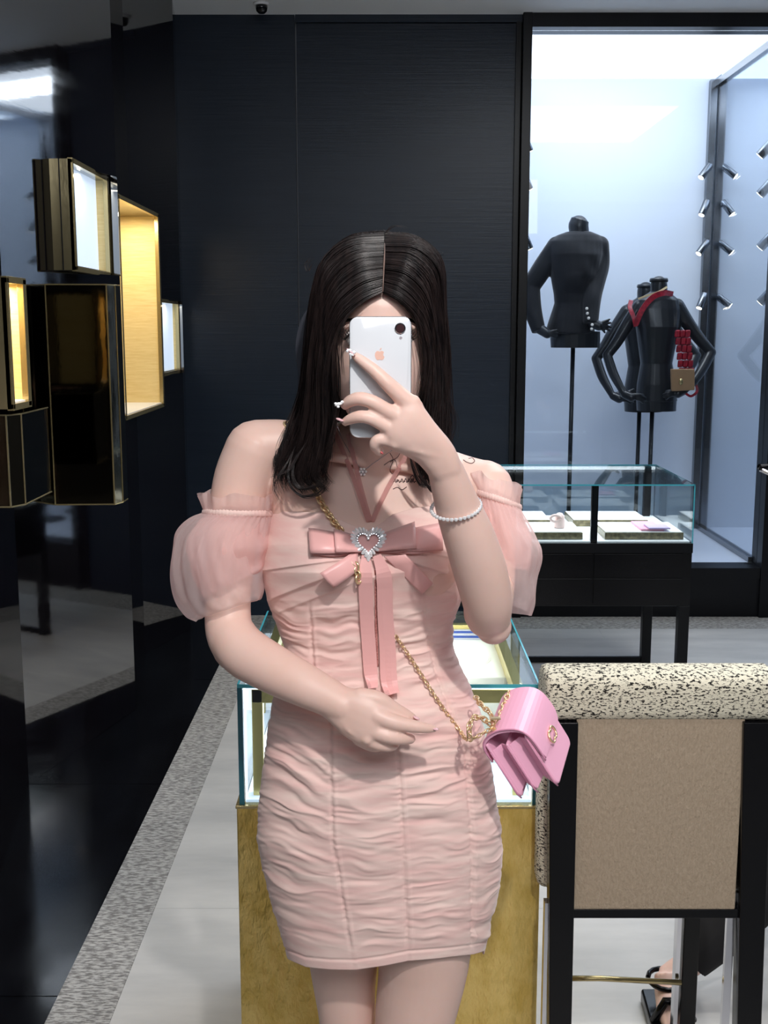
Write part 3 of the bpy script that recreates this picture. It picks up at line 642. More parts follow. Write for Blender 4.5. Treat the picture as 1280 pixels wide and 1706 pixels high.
# steel-coloured inner edges of rear legs
MB().box(X(1127, 1600, FY), X(1134, 1600, FY), FY+.002, FY+.026, .004, sz-.02).build('leg_trim', M_chrome, ch)
MB().box(X(1213, 1600)-.002, X(1226, 1600)-.002, CY+.01, CY+.02, .004, sz-.02).build('leg_trim', M_chrome, ch)
MB().box(X(906, 1600), X(912, 1600), CY+.0, CY+.02, .004, zat(1505, CY)).build('leg_trim', M_chrome, ch)

# small black lacquer tray corner at far right edge
tr = thing('hand_rail', 'short black metal rail end entering at the right edge of the photo', 'rail', P(1300, 800, 4.2))
MB().tube([P(1266, 778, 4.2), P(1330, 776, 4.3)], .012, 12).build('rail', M_blackgloss, tr, smooth=True)
MB().tube([P(1268, 782, 4.2), P(1330, 812, 4.25)], .009, 12).build('brace', M_chrome, tr, smooth=True)
a_ = P(1330, 776, 4.3); MB().box(a_.x-.02, a_.x+.02, a_.y-.02, a_.y+.02, .004, a_.z+.02).build('post', M_black, tr)
# ---------------------------------------------------------------- the woman
M_skin = mat('skin', (229, 192, 178), .45, sss=.15, noise=((14, 14, 14), .25, (233, 199, 188)), bump=((300, 300, 300), .05, .0005))
M_skinr = mat('skin_flush', (226, 150, 142), .45, sss=.2)
M_lip = mat('lips', (190, 92, 92), .3); M_eyew = mat('eye_white', (225, 218, 215), .15, coat=.8); M_iris = mat('iris', (52, 34, 26), .1, coat=1)
M_hair = mat('hair_black', (15, 11, 13), .34, spec=.6, noise=((150, 80, 5), .14, (44, 34, 33))); M_hairin = mat('hair_under', (12, 9, 10), .6)
M_dress = mat('pink_tulle', (242, 215, 206), .8, sheen=.25, noise=((9, 9, 55), .16, (236, 194, 188)), bump=((900, 900, 900), .25, .0006))
M_dressin = mat('pink_lining', (242, 180, 176), .7)
M_satin = mat('pink_satin', (236, 180, 177), .38, sheen=.3)
M_organza = sheer_mat('organza', (252, 230, 228), .32); M_organza2 = sheer_mat('organza_inner', (251, 214, 211), .52)
M_ruf = sheer_mat('organza_ruffle', (252, 224, 220), .55)
M_crystal = mat('crystal', (244, 245, 248), .06, .3, coat=1); M_crystaldk = mat('crystal_setting', (205, 205, 210), .25, .6)
M_goldch = mat('light_gold_chain', (240, 212, 168), .28, .75)
M_nail = mat('nail_gloss', (236, 190, 196), .06, coat=1)
M_ink = mat('tattoo_ink', (92, 70, 70), .7)
M_strapm = sheer_mat('strap_tulle', (236, 190, 186), .6)

HIP = (0.0, 1.67)
W = thing('person', 'woman in an off shoulder pink ruched mini dress taking a mirror selfie', 'person', (.02, 1.66, 0))
# dress table: py, xl, xr, front depth, back depth
DT = np.array([(838, 452, 798, .082, .075), (870, 446, 797, .093, .08), (900, 441, 793, .108, .08), (950, 438, 783, .118, .08), (1000, 446, 768, .106, .08), (1040, 463, 753, .092, .075),
    (1080, 475, 755, .085, .075), (1110, 471, 767, .084, .08), (1150, 459, 786, .09, .085), (1190, 451, 800, .10, .10), (1250, 443, 812, .107, .115), (1300, 437, 821, .11, .125), (1350, 432, 829, .112, .13),
    (1400, 430, 835, .113, .13), (1440, 437, 835, .112, .125), (1480, 446, 831, .11, .12), (1520, 456, 823, .108, .115), (1560, 467, 816, .106, .11), (1605, 480, 806, .104, .11)], float)
YC = 1.66
def drow(py): return [np.interp(py, DT[:, 0], DT[:, k]) for k in range(1, 5)]
def dpy(pxs, base, top, hem):
    pass
TOPX = [452, 500, 547, 582, 612, 633, 653, 690, 731, 798]; TOPY = [853, 852, 855, 871, 884, 874, 857, 846, 841, 836]
HEMX = [470, 480, 515, 555, 594, 640, 677, 730, 782, 809]; HEMY = [1594, 1597, 1611, 1615, 1616, 1609, 1601, 1596, 1590, 1583]
def body_ring(py, sc=1.0, dsub=0.0, n=40, Y0=YC):
    xl, xr, f, b = drow(py); c = (xl+xr)/2; hw = (xr-xl)/2*sc; R = []
    for k in range(n):
        q = 2*PI*k/n; cs, sn = math.cos(q), math.sin(q)
        ex = math.copysign(abs(cs)**.9, cs); ey = math.copysign(abs(sn)**.9, sn)
        Y = Y0-ey*(f-dsub) if ey > 0 else Y0-ey*(b-dsub)
        Yp = Y if ey > 0 else Y0
        p = P(c+hw*ex, py, Yp); c0 = P(c, py, Y0).x
        R.append(Vector((P(c+hw*ex, py, Y0).x, Y, p.z)))
    return R
B = MB()
B.rings([body_ring(py, .93, .012) for py in range(1560, 860, -28)])
# chest above the neckline
def cring(py, c, hw, f, b, n=40, Y0=1.655, e=.85):
    R = []; z = P(c, py, Y0-f*.5).z
    for k in range(n):
        q = 2*PI*k/n; cs, sn = math.cos(q), math.sin(q); ex = math.copysign(abs(cs)**e, cs); ey = math.copysign(abs(sn)**e, sn)
        R.append(Vector((P(c+hw*ex, py, Y0).x, Y0-ey*(f if ey > 0 else b), z)))
    return R
B.rings([cring(900, 617, 160, .088, .07), cring(870, 620, 166, .078, .07), cring(835, 622, 172, .066, .07), cring(800, 620, 176, .055, .065), cring(772, 615, 168, .045, .06), cring(750, 612, 130, .04, .055), cring(736, 615, 90, .035, .045)])
# breasts (under the dress)
for px, py in ((532, 945), (700, 940)):
    c = P(px, py, 1.60); B.ball(c, .058, .048, .055, n=20)
# neck, trapezius, shoulders
limb(B, [(632, 640, 1.60, 46), (632, 700, 1.61, 47), (630, 745, 1.635, 52), (628, 785, 1.66, 62)], 10)
limb(B, [(430, 745, 1.655, 46), (470, 741, 1.66, 42), (520, 744, 1.665, 38), (575, 738, 1.66, 36), (612, 715, 1.64, 34)], 14)
limb(B, [(806, 815, 1.655, 48), (770, 802, 1.66, 44), (728, 783, 1.665, 40), (690, 762, 1.66, 36), (654, 728, 1.64, 34)], 14)
limb(B, [(606, 772, 1.603, 6), (560, 763, 1.600, 8), (500, 756, 1.611, 8), (455, 750, 1.640, 7)], 12); limb(B, [(636, 775, 1.603, 6), (690, 782, 1.600, 8), (740, 797, 1.611, 8), (785, 812, 1.640, 7)], 12)
# image-left arm: upper arm, forearm across the belly
limb(B, [(425, 750, 1.655, 50), (404, 800, 1.652, 48), (392, 860, 1.645, 44), (385, 930, 1.635, 40), (380, 1000, 1.62, 38), (382, 1050, 1.60, 39.5), (396, 1078, 1.588, 42)], 26)
limb(B, [(382, 1048, 1.60, 38), (404, 1083, 1.578, 43), (450, 1112, 1.55, 41), (500, 1138, 1.525, 37), (540, 1158, 1.51, 32.5), (572, 1175, 1.498, 29)], 24)
# knuckles and tendons are added with each hand
# image-left hand: palm block, fingers
def palm(mb, rows, n=20):
    """rows: (edgeA px,py, edgeB px,py, Y, thickness m)"""
    A = spline(rows, 14); R = []
    for ax, ay, bx, by, Y, th in A:
        a_, b_ = P(ax, ay, Y), P(bx, by, Y); c = (a_+b_)/2; u = (a_-b_)/2; nrm = Vector((0, 1, 0))
        R.append([c+u*math.copysign(abs(math.cos(q))**.8, math.cos(q))+nrm*(th*math.copysign(abs(math.sin(q))**.8, math.sin(q))) for q in [2*PI*k/n for k in range(n)]])
    mb.rings(R)
palm(B, [(530, 1148, 520, 1180, 1.512, .014), (560, 1146, 547, 1199, 1.503, .020), (590, 1148, 570, 1222, 1.495, .020), (620, 1160, 592, 1236, 1.488, .018), (645, 1180, 612, 1243, 1.483, .014)])
limb(B, [(628, 1192, 1.480, 15), (655, 1203, 1.476, 13.5), (690, 1210, 1.478, 11), (712, 1213, 1.482, 8.5), (724, 1214, 1.485, 6)], 16)       # index
limb(B, [(618, 1216, 1.481, 14), (645, 1226, 1.475, 13), (668, 1230, 1.480, 11.5), (684, 1231, 1.492, 9)], 14)    # middle, curled under
limb(B, [(606, 1230, 1.485, 12), (632, 1240, 1.482, 11), (652, 1242, 1.490, 10), (660, 1236, 1.503, 9)], 12)    # ring
limb(B, [(598, 1232, 1.492, 11), (620, 1243, 1.494, 10), (636, 1242, 1.503, 9)], 10)                              # little
limb(B, [(600, 1160, 1.492, 15), (630, 1165, 1.490, 14), (656, 1180, 1.492, 11.5), (680, 1192, 1.496, 9), (692, 1198, 1.498, 6)], 16)   # thumb
# image-right arm: upper arm down to the raised elbow
limb(B, [(806, 816, 1.655, 50), (815, 870, 1.635, 46), (818, 930, 1.60, 42), (817, 985, 1.555, 40), (812, 1020, 1.52, 40)], 22)
limb(B, [(814, 1028, 1.505, 38), (812, 1000, 1.485, 42), (800, 950, 1.465, 45), (782, 895, 1.445, 43), (765, 850, 1.43, 38.5), (753, 815, 1.416, 34), (742, 782, 1.404, 30), (728, 756, 1.394, 25)], 26, flat=.92)
B.ball(P(822, 1043, 1.515), .026, n=16)
palm(B, [(776, 822, 742, 834, 1.421, .014), (771, 782, 720, 800, 1.405, .021), (756, 742, 694, 770, 1.392, .0205), (727, 706, 660, 752, 1.378, .018), (702, 672, 648, 738, 1.371, .0155), (684, 656, 640, 728, 1.370, .012)])
# five fingers of the raised hand
limb(B, [(690, 680, 1.372, 17), (664, 656, 1.367, 14.5), (641, 634, 1.364, 12.5), (622, 616, 1.366, 11), (604, 602, 1.369, 9.5), (592, 593, 1.371, 7.5)], 20)
limb(B, [(676, 700, 1.372, 16), (645, 684, 1.364, 13), (622, 670, 1.360, 12), (600, 664, 1.362, 11.8), (584, 668, 1.368, 10.5), (575, 675, 1.376, 8.5)], 20)
limb(B, [(668, 722, 1.374, 15), (640, 708, 1.366, 12), (618, 697, 1.362, 11.3), (600, 694, 1.364, 10.8), (585, 698, 1.370, 9.5), (575, 703, 1.377, 7.5)], 20)
limb(B, [(664, 742, 1.378, 13), (646, 734, 1.372, 11), (630, 732, 1.370, 10), (624, 742, 1.374, 9.5), (632, 752, 1.384, 8.5)], 16)
limb(B, [(712, 742, 1.395, 19), (698, 716, 1.404, 16), (682, 688, 1.406, 13), (668, 664, 1.405, 11), (660, 648, 1.404, 8)], 16)
for kx, ky in ((690, 668), (676, 694), (664, 718), (658, 738)):
    B.ball(P(kx, ky, 1.3665), .0082, .006, .0082, n=12)
    limb(B, [(kx+4, ky+3, 1.3655, 3.4), (kx+(738-kx)*.45, ky+(765-ky)*.5, 1.3668, 3.2), (735, 762, 1.3755, 3)], 8)
for kx, ky in ((636, 1196), (626, 1216), (612, 1232)):
    B.ball(P(kx, ky, 1.4745), .0085, .006, .008, n=12)
    limb(B, [(kx-4, ky-1, 1.474, 3.2), (kx-35, ky-18, 1.477, 3), (572, 1176, 1.488, 3)], 8)
B.ball(P(716, 775, 1.392), .0085, n=12)
# head
def hring(py, hw, yf, yb, cx=632, n=44):
    R = []; yc = (yf*.45+yb*.55)
    for k in range(n):
        q = 2*PI*k/n; cs, sn = math.cos(q), math.sin(q); z = P(cx, py, 1.50).z
        ex = math.copysign(abs(cs)**.9, cs)
        Y = yc-(yc-yf)*math.copysign(abs(sn)**.92, sn) if sn > 0 else yc+(yb-yc)*abs(sn)**.9
        R.append(Vector((P(cx+hw*ex, py, 1.54).x, Y, z)))
    return R
B.rings([hring(*r) for r in [(718, 14, 1.484, 1.53), (710, 34, 1.474, 1.57), (694, 52, 1.469, 1.60), (670, 65, 1.466, 1.63), (640, 76, 1.465, 1.655), (610, 83, 1.464, 1.672), (580, 87, 1.468, 1.682), (560, 89, 1.470, 1.688), (540, 90, 1.466, 1.690), (510, 90, 1.467, 1.690), (480, 88, 1.474, 1.688), (450, 82, 1.487, 1.678), (425, 70, 1.508, 1.662), (408, 50, 1.535, 1.642), (398, 22, 1.565, 1.615)]])
limb(B, [(632, 560, 1.462, 8), (632, 590, 1.450, 9), (632, 614, 1.440, 11), (632, 622, 1.450, 10)], 10)   # nose
for s in (-1, 1):
    B.ball(P(632+s*12, 620, 1.452), .008, n=10)
    limb(B, [(632+s*20, 545, 1.4665, 5), (632+s*40, 540, 1.4675, 5), (632+s*58, 546, 1.476, 4)], 8)
    limb(B, [(632+s*86, 566, 1.570, 9), (632+s*94, 572, 1.575, 9), (632+s*93, 592, 1.57, 8), (632+s*86, 610, 1.565, 7)], 10)
limb(B, [(614, 651, 1.465, 5), (632, 647, 1.458, 6), (650, 651, 1.465, 5)], 8); limb(B, [(616, 658, 1.466, 5), (632, 661, 1.458, 7), (648, 658, 1.466, 5)], 8)
# legs
def legz(mb, pts, n=24):   # (x,y,z,r)
    A = spline(pts, n); mb.tube([a[:3] for a in A], [a[3] for a in A], 44)
zt1 = P(575, 1500, 1.69); zt2 = P(700, 1500, 1.65)
a1, a2 = P(573, 1618, 1.70), P(579, 1706, 1.705); b1, b2 = P(706, 1600, 1.655), P(690, 1706, 1.655)
legz(B, [(zt1.x, 1.69, zt1.z, .075), (a1.x, a1.y, a1.z, 55*mpp(1618, 1.7)), (a2.x, a2.y, a2.z, 46.5*mpp(1706, 1.7)), (a2.x-.005, 1.70, .40, .049), (a2.x-.012, 1.715, .30, .047), (a2.x-.02, 1.72, .14, .034), (a2.x-.022, 1.715, .07, .03)])
legz(B, [(zt2.x, 1.65, zt2.z, .088), (b1.x, b1.y, b1.z, 76*mpp(1600, 1.655)), (b2.x, b2.y, b2.z, 65.5*mpp(1706, 1.655)), (b2.x, 1.655, .40, .053), (b2.x+.006, 1.67, .30, .048), (b2.x+.01, 1.675, .14, .035), (b2.x+.01, 1.67, .07, .03)])
for fx, fy in ((a2.x-.022, 1.715), (b2.x+.01, 1.67)):
    B.tube([(fx, fy+.03, .052), (fx, fy-.02, .06), (fx, fy-.09, .045), (fx, fy-.14, .032), (fx, fy-.165, .028)], [.026, .034, .033, .028, .012], 16, up=(1, 0, 0), flat=1.0)
bodyme = remesh(B, 'body', .0022, 8, .5)
body = link_mesh('body', bodyme, M_skin, W)
body.data.materials.append(M_skinr)
# shoes
for fx, fy in ((a2.x-.022, 1.715), (b2.x+.01, 1.67)):
    s_ = MB(); pr = []
    for (y, hw, z0, z1) in ((fy+.066, .02, .0, .085), (fy+.05, .033, 0, .075), (fy+.0, .037, 0, .05), (fy-.06, .040, 0, .050), (fy-.12, .045, 0, .052), (fy-.165, .036, 0, .045), (fy-.19, .016, .003, .025)):
        pr.append([(fx+hw*math.copysign(abs(math.cos(q))**.7, math.cos(q)), y, (z0+z1)/2+(z1-z0)/2*math.copysign(abs(math.sin(q))**.7, math.sin(q))) for q in [2*PI*k/16 for k in range(16)]])
    s_.rings(pr).build('shoe', M_satin, W, smooth=True)
bt = bvh_of(bodyme, 1.535, (1.30, 1.65)); ft_ = bvh_of(bodyme, 1.43, (1.2, 2.0))
# eyes, brows, lips
for s in (-1, 1):
    c = P(632+s*38, 563, 1.482); ey = MB().ball(c, .0145, .0145, .0125, n=20).build('eye', M_eyew, W, smooth=True)
    MB().ball(c+Vector((0, -.0098, -.001)), .0062, .0052, .0062, n=16).build('iris', M_iris, ey, smooth=True)
    up = MB(); lw = [(632+s*22, 566), (632+s*30, 557), (632+s*40, 554), (632+s*50, 558), (632+s*58, 566)]
    pts = [P(x, y, 1.4655+.00016*abs(x-632-s*38)) for x, y in lw]; up.tube(pts, .0016, 6)
    for i in range(13):
        t_ = i/12; q = spline(lw, 13)[i]; p0 = P(q[0], q[1], 1.465); p1 = P(q[0]+s*(t_*9-1), q[1]-7-2*t_, 1.455); up.tube([p0, (p0+p1)/2+Vector((0, -.001, -.001)), p1], [.0007, .0005, .0002], 4)
    up.build('eyelashes', M_hair, W, smooth=True)
    br = MB(); br.tube([drape(x, y, [ft_], .0006)[0] for x, y in ((632+s*18, 540), (632+s*36, 533), (632+s*52, 533), (632+s*64, 541))], [.0022, .0026, .002, .0008], 6, flat=.5); br.build('eyebrow', M_hair, W, smooth=True)
lp = MB()
for pts in (((612, 654), (624, 649), (632, 651), (640, 649), (652, 654)), ((614, 656), (624, 661), (632, 662), (640, 661), (650, 656))):
    lp.tube([drape(x, y, [ft_], -.0006)[0] for x, y in pts], [.001, .0026, .003, .0026, .001], 8)
lp.build('lips', M_lip, W, smooth=True)

# ---- dress: dense grid displaced into ruched folds
NU, NV = 420, 560
def dress_mesh():
    th = np.linspace(0, 2*PI, NU, endpoint=False); base = np.linspace(840, 1604, NV)
    V = np.zeros((NV, NU, 3))
    cs, sn = np.cos(th), np.sin(th); ex = np.sign(cs)*np.abs(cs)**.9; ey = np.sign(sn)*np.abs(sn)**.9
    PX = np.zeros((NV, NU)); PY = np.zeros((NV, NU)); YY = np.zeros((NV, NU))
    for i, pb in enumerate(base):
        xl, xr, f, b = drow(pb); c = (xl+xr)/2; hw = (xr-xl)/2; px = c+hw*ex
        py = np.full(NU, pb)
        if pb < 1000: tp = np.interp(px, TOPX, TOPY); tp = np.where(ey > 0, tp, 850+0*px); py = tp+(pb-840)/160*(1000-tp)
        if pb > 1440: hm = np.interp(px, HEMX, HEMY); hm = np.where(ey > 0, hm, 1590); py = 1440+(pb-1440)/164*(hm-1440)
        Y = np.where(ey > 0, YC-ey*f, YC-ey*b)
        # bust
        bl = np.exp(-((px-532)/58)**2-((py-935)/48)**2)+np.exp(-((px-702)/58)**2-((py-930)/48)**2)
        Y = Y-np.where(ey > 0, .020*bl*ey, 0)
        PX[i], PY[i], YY[i] = px, py, Y
    # folds
    s1 = np.interp(PY, [840, 1010, 1110, 1210, 1400, 1610], [545, 522, 527, 556, 560, 592])
    s2 = np.interp(PY, [840, 1100, 1260, 1600], [614, 640, 662, 678]); s3 = np.interp(PY, [840, 1040, 1120, 1250, 1400, 1590], [690, 705, 722, 768, 778, 779])
    xlp = np.interp(PY, DT[:, 0], DT[:, 1]); xrp = np.interp(PY, DT[:, 0], DT[:, 2])
    seams = [xlp, s1, s2, s3, xrp]; slopes = [.42, -.06, -.16, -.34]
    h = np.zeros_like(PX); side = (np.sin(th) > -.15)[None, :]
    for k in range(4):
        a, b = seams[k], seams[k+1]; inside = (PX >= a-1) & (PX < b+1); t = np.clip((PX-a)/(b-a), 0, 1)
        sag = (t-.5)*slopes[k]*(b-a)-26*(t*(1-t))*(1 if k in (0, 3) else .6)*(-1)
        v = PY-sag
        v = v+22*(vnoise(PX/70+k*3, PY/45+k*11, 1)-.5)+9*(vnoise(PX/28+k, PY/22, 0)-.5)
        n1 = vnoise(PX/120+k*7, v/27+k*13, 0)*1.0+.55*vnoise(PX/70+k*5+3, v/13+k*3, 1)+.30*vnoise(PX/34+9, v/6.5+k, 0)
        r = 1-np.abs(2*(n1/1.83)-1)*1.9
        env = .30+.70*np.sin(PI*t)**.7
        gat = (vnoise(PX/30+k, PY/4.6+k*5, 1)-.5)*np.exp(-(np.minimum(t, 1-t)*(b-a)/15)**2)
        h += np.where(inside, (.0045*r*env*(.45+1.1*vnoise(PX/80+3, PY/70+k*9, 1))+.0018*gat), 0)
        if k > 0: h += -.0013*np.exp(-((PX-a)/2.6)**2)*inside*1
        if k < 3: h += -.0013*np.exp(-((PX-b)/2.6)**2)*inside
        if k > 0: h += .0012*np.exp(-((PX-a-6)/2.5)**2)*inside
    fade = sstep(985, 1030, PY)*(1-sstep(1560, 1585, PY)*.8)
    low = (vnoise(PX/70, PY/16+3, 0)-.5)*.0022
    hh = h*fade+low*(1-sstep(985, 1030, PY))
    # pleat steps over the bust
    for (x0, y0, x1, y1, d, sg) in ((438, 952, 590, 930, .0035, 1), (452, 1002, 560, 958, .004, 1), (470, 1022, 600, 968, .003, 1), (640, 905, 770, 935, .0035, 1), (650, 925, 770, 968, .004, 1), (690, 968, 762, 992, .003, 1)):
        L = math.hypot(x1-x0, y1-y0); ux, uy = (x1-x0)/L, (y1-y0)/L; al = (PX-x0)*ux+(PY-y0)*uy; ds = -(PX-x0)*uy+(PY-y0)*ux
        m_ = sstep(-5, 15, al)*(1-sstep(L-25, L, al)); hh += d*m_*np.where(ds < 0, np.exp(ds/14), np.exp(-ds/1.8)*1.0)
    hh += .0018*(1-sstep(0, 4, np.abs(PY-np.interp(PX, HEMX, HEMY)+16)))*(-1)
    hh = np.where(side, hh, hh*.6)
    ro = np.abs(PY-np.interp(PX, TOPX, TOPY)) < 5
    r0 = ray(640, 853)
    cP, sP = math.cos(PIT), math.sin(PIT); B_ = 853-PY
    ry = FPX*cP+B_*sP; rz = -FPX*sP+B_*cP
    Yp = np.where(sn[None, :] > 0, YY, YC)
    Z = H+rz*Yp/ry; XX = (PX-640)*YC/ry    # width follows the silhouette plane
    nx = cs[None, :]*np.ones_like(PX); ny = -sn[None, :]*np.ones_like(PX)
    V[..., 0] = XX+nx*hh; V[..., 1] = YY+ny*hh; V[..., 2] = Z
    idx = np.arange(NV*NU).reshape(NV, NU); a_ = idx[:-1]; b_ = idx[1:]
    F = np.stack([a_, b_, np.roll(b_, -1, 1), np.roll(a_, -1, 1)], -1).reshape(-1, 4)
    me = bpy.data.meshes.new('dress'); me.from_pydata(V.reshape(-1, 3).tolist(), [], F.tolist()); me.update(); return me
dme = dress_mesh(); dress = link_mesh('dress', dme, M_dress, W)
so = dress.modifiers.new('thick', 'SOLIDIFY'); so.thickness = .0025; so.offset = 1
dt = bvh_of(dme)
# ---- puff sleeves
def sleeve(name, rows, mt, noise_a, seed, n=150, m=70, par=None):
    """rows: (cx, cy, half width px, tilt py per half width, Y, depth radius)"""
    A = spline(rows, m); V = []; th = np.linspace(0, 2*PI, n, endpoint=False)
    for i, (cx, cy, hw, tl, Y, dr) in enumerate(A):
        t = i/(m-1); g = (vnoise(th*9/(2*PI)*1.0+seed, np.full(n, t*5+seed), 0)-.5)
        g = np.where(th > 2*PI*.9, g*(1-(th/(2*PI)-.9)/.1)+(vnoise(np.array([seed*1.0]), np.array([t*5+seed]), 0)[0]-.5)*((th/(2*PI)-.9)/.1), g)
        gather = .008*np.exp(-t/.16)*np.sin(th*34+seed)+.35*noise_a*np.exp(-(1-t)/.18)*np.sin(th*8+seed+2*np.sin(th*3))
        gather = gather+.0045*np.sin(th*15+2.2*np.sin(th*2+seed)+t*5+seed)*math.sin(PI*t)+.004*np.sin(th*4+t*13+2*np.sin(th*3+seed))*t+.003*np.sin(th*7-t*19+seed)*t
        fac = 1+(g*noise_a*3.2+gather*6)*(.35+math.sin(PI*t)**.6*.65)
        for k in range(n):
            q = th[k]; px = cx+hw*fac[k]*math.cos(q); py = cy+tl*math.cos(q); Yk = Y-dr*fac[k]*math.sin(q)
            pz = P(px, py, Yk if math.sin(q) > 0 else Y); V.append((P(px, py, Y).x, Yk, pz.z))
    F = [(i*n+k, (i+1)*n+k, (i+1)*n+(k+1) % n, i*n+(k+1) % n) for i in range(m-1) for k in range(n)]
    me = bpy.data.meshes.new(name); me.from_pydata(V, [], F); me.update()
    return link_mesh(name, me, mt, par)
LS = [(397, 856, 56, 2, 1.645, .052), (386, 866, 68, 2, 1.642, .062), (371, 892, 78, 0, 1.638, .075), (363, 930, 77, 0, 1.632, .082), (363, 965, 74, -4, 1.628, .08), (366, 992, 71, -12, 1.625, .073), (374, 1011, 62, -16, 1.622, .062), (380, 1018, 52, -18, 1.622, .056)]
sl = sleeve('sleeve', LS, M_organza, .05, 3.1, par=dress)
LS2 = [(397, 857, 54, 2, 1.645, .050), (392, 870, 60, 2, 1.642, .058), (384, 895, 66, 0, 1.638, .067), (384, 925, 64, -6, 1.632, .070), (386, 955, 56, -14, 1.628, .062), (388, 975, 46, -22, 1.622, .052)]
sleeve('sleeve_lining', LS2, M_organza2, .05, 8.4, par=sl)
RSl = [(826, 834, 40, 12, 1.645, .052), (830, 850, 44, 12, 1.642, .062), (838, 885, 52, 10, 1.638, .074), (845, 920, 54, 6, 1.632, .08), (843, 960, 48, 6, 1.628, .078), (843, 995, 48, 3, 1.625, .07), (848, 1022, 36, 4, 1.622, .055)]
sr = sleeve('sleeve', RSl, M_organza, .06, 5.7, par=dress)
RS2 = [(826, 835, 38, 12, 1.645, .050), (829, 852, 42, 12, 1.642, .058), (834, 885, 47, 10, 1.638, .068), (836, 915, 48, 6, 1.632, .070), (836, 945, 42, 6, 1.628, .064)]
sleeve('sleeve_lining', RS2, M_organza2, .05, 1.4, par=sr)
# elastic bands and ruffles
def band(cx, cy, hw, tl, Y, dr, par, hr, ph, tlr):
    b = MB(); n = 150; R = []
    for k in range(n):
        q = 2*PI*k/n; pu = 1+.006*math.sin(q*58+ph); c = P(cx+hw*math.cos(q), cy+tl*math.cos(q), Y-dr*math.sin(q) if math.sin(q) > 0 else Y)
        c = Vector((P(cx+hw*pu*math.cos(q), cy, Y).x, Y-dr*pu*math.sin(q), c.z)); o_ = Vector((math.cos(q), -math.sin(q), 0)); rr_ = .0050+.0007*math.sin(q*58+ph)
        R.append([c+o_*(rr_*.6*math.cos(a))+Vector((0, 0, rr_*math.sin(a))) for a in [2*PI*j/8 for j in range(8)]])
    R.append(R[0]); b.rings(R, False); b.build('elastic_band', M_dress, par, smooth=True)
    V = []; m = 10
    for i in range(m):
        t = i/(m-1)
        for k in range(n):
            q = 2*PI*k/n; wv = math.sin(q*6+ph+1.3*math.sin(q*3))*.07+math.sin(q*4+ph*2)*.06+.015*math.sin(q*24); s_ = 1+t*(.10+wv)
            py = cy+tl*math.cos(q)-t*(hr+4*math.sin(q*5+ph)+1.5*math.sin(q*9)); c = P(cx+hw*s_*math.cos(q), py, Y-dr*math.sin(q) if math.sin(q) > 0 else Y)
            V.append((P(cx+hw*s_*math.cos(q), py, Y).x, Y-dr*s_*math.sin(q), c.z))
    F = [(i*n+k, (i+1)*n+k, (i+1)*n+(k+1) % n, i*n+(k+1) % n) for i in range(m-1) for k in range(n)]
    me = bpy.data.meshes.new('ruffle'); me.from_pydata(V, [], F); me.update(); link_mesh('ruffle', me, M_ruf, par)
band(397, 855, 56, 1, 1.645, .054, sl, 31, 1.0, 0); band(826, 832, 40, 14, 1.645, .054, sr, 34, 2.3, 0)

# ---- chest bow, ribbons, brooch
TR = [dt, bt]
def pliable(name, pts, wpx, off, mt, par, thick=.0012, n=30, label=None, lift=None, wid=None):
    """ribbon laid on the dress along a pixel path; lift adds height along it"""
    A = spline(pts, n); b = MB(); R = []
    for i, p in enumerate(A):
        q = A[min(i+1, n-1)]-A[max(i-1, 0)]; d = np.array([-q[1], q[0]]); t = i/(n-1); ww = wpx if wid is None else np.interp(t, np.linspace(0, 1, len(wid)), wid)
        d = d/np.linalg.norm(d)*ww/2; l = off+(0 if lift is None else np.interp(t, np.linspace(0, 1, len(lift)), lift))
        row = []
        for s in (-1, -.33, .33, 1):
            c, _ = drape(p[0]+d[0]*s, p[1]+d[1]*s, TR, l, 1.55); row.append(c)
        R.append(row)
    ys_ = np.array([[c.y for c in r] for r in R]); ys_ = np.repeat(ys_.mean(1, keepdims=True), 4, 1)*.6+ys_*.4
    pad = np.vstack([ys_[:1]]*3+[ys_]+[ys_[-1:]]*3); sm = sum(pad[q:q+len(ys_)] for q in range(7))/7; sm = np.minimum(sm, ys_+.001)
    sm2 = np.vstack([sm[:1], sm, sm[-1:]]); sm = (sm2[:-2]+sm2[1:-1]+sm2[2:])/3
    for r, yv in zip(R, sm):
        for j in range(4): d_ = r[j]-CP; r[j] = CP+d_*(yv[j]/d_.y)
    R = [r+[c+Vector((0, -thick, 0)) for c in r[::-1]] for r in R]
    b.rings(R); return b.build(name, mt, par, smooth=False, label=label)
bow = MB()
cen, nn = drape(614, 906, TR, .01)
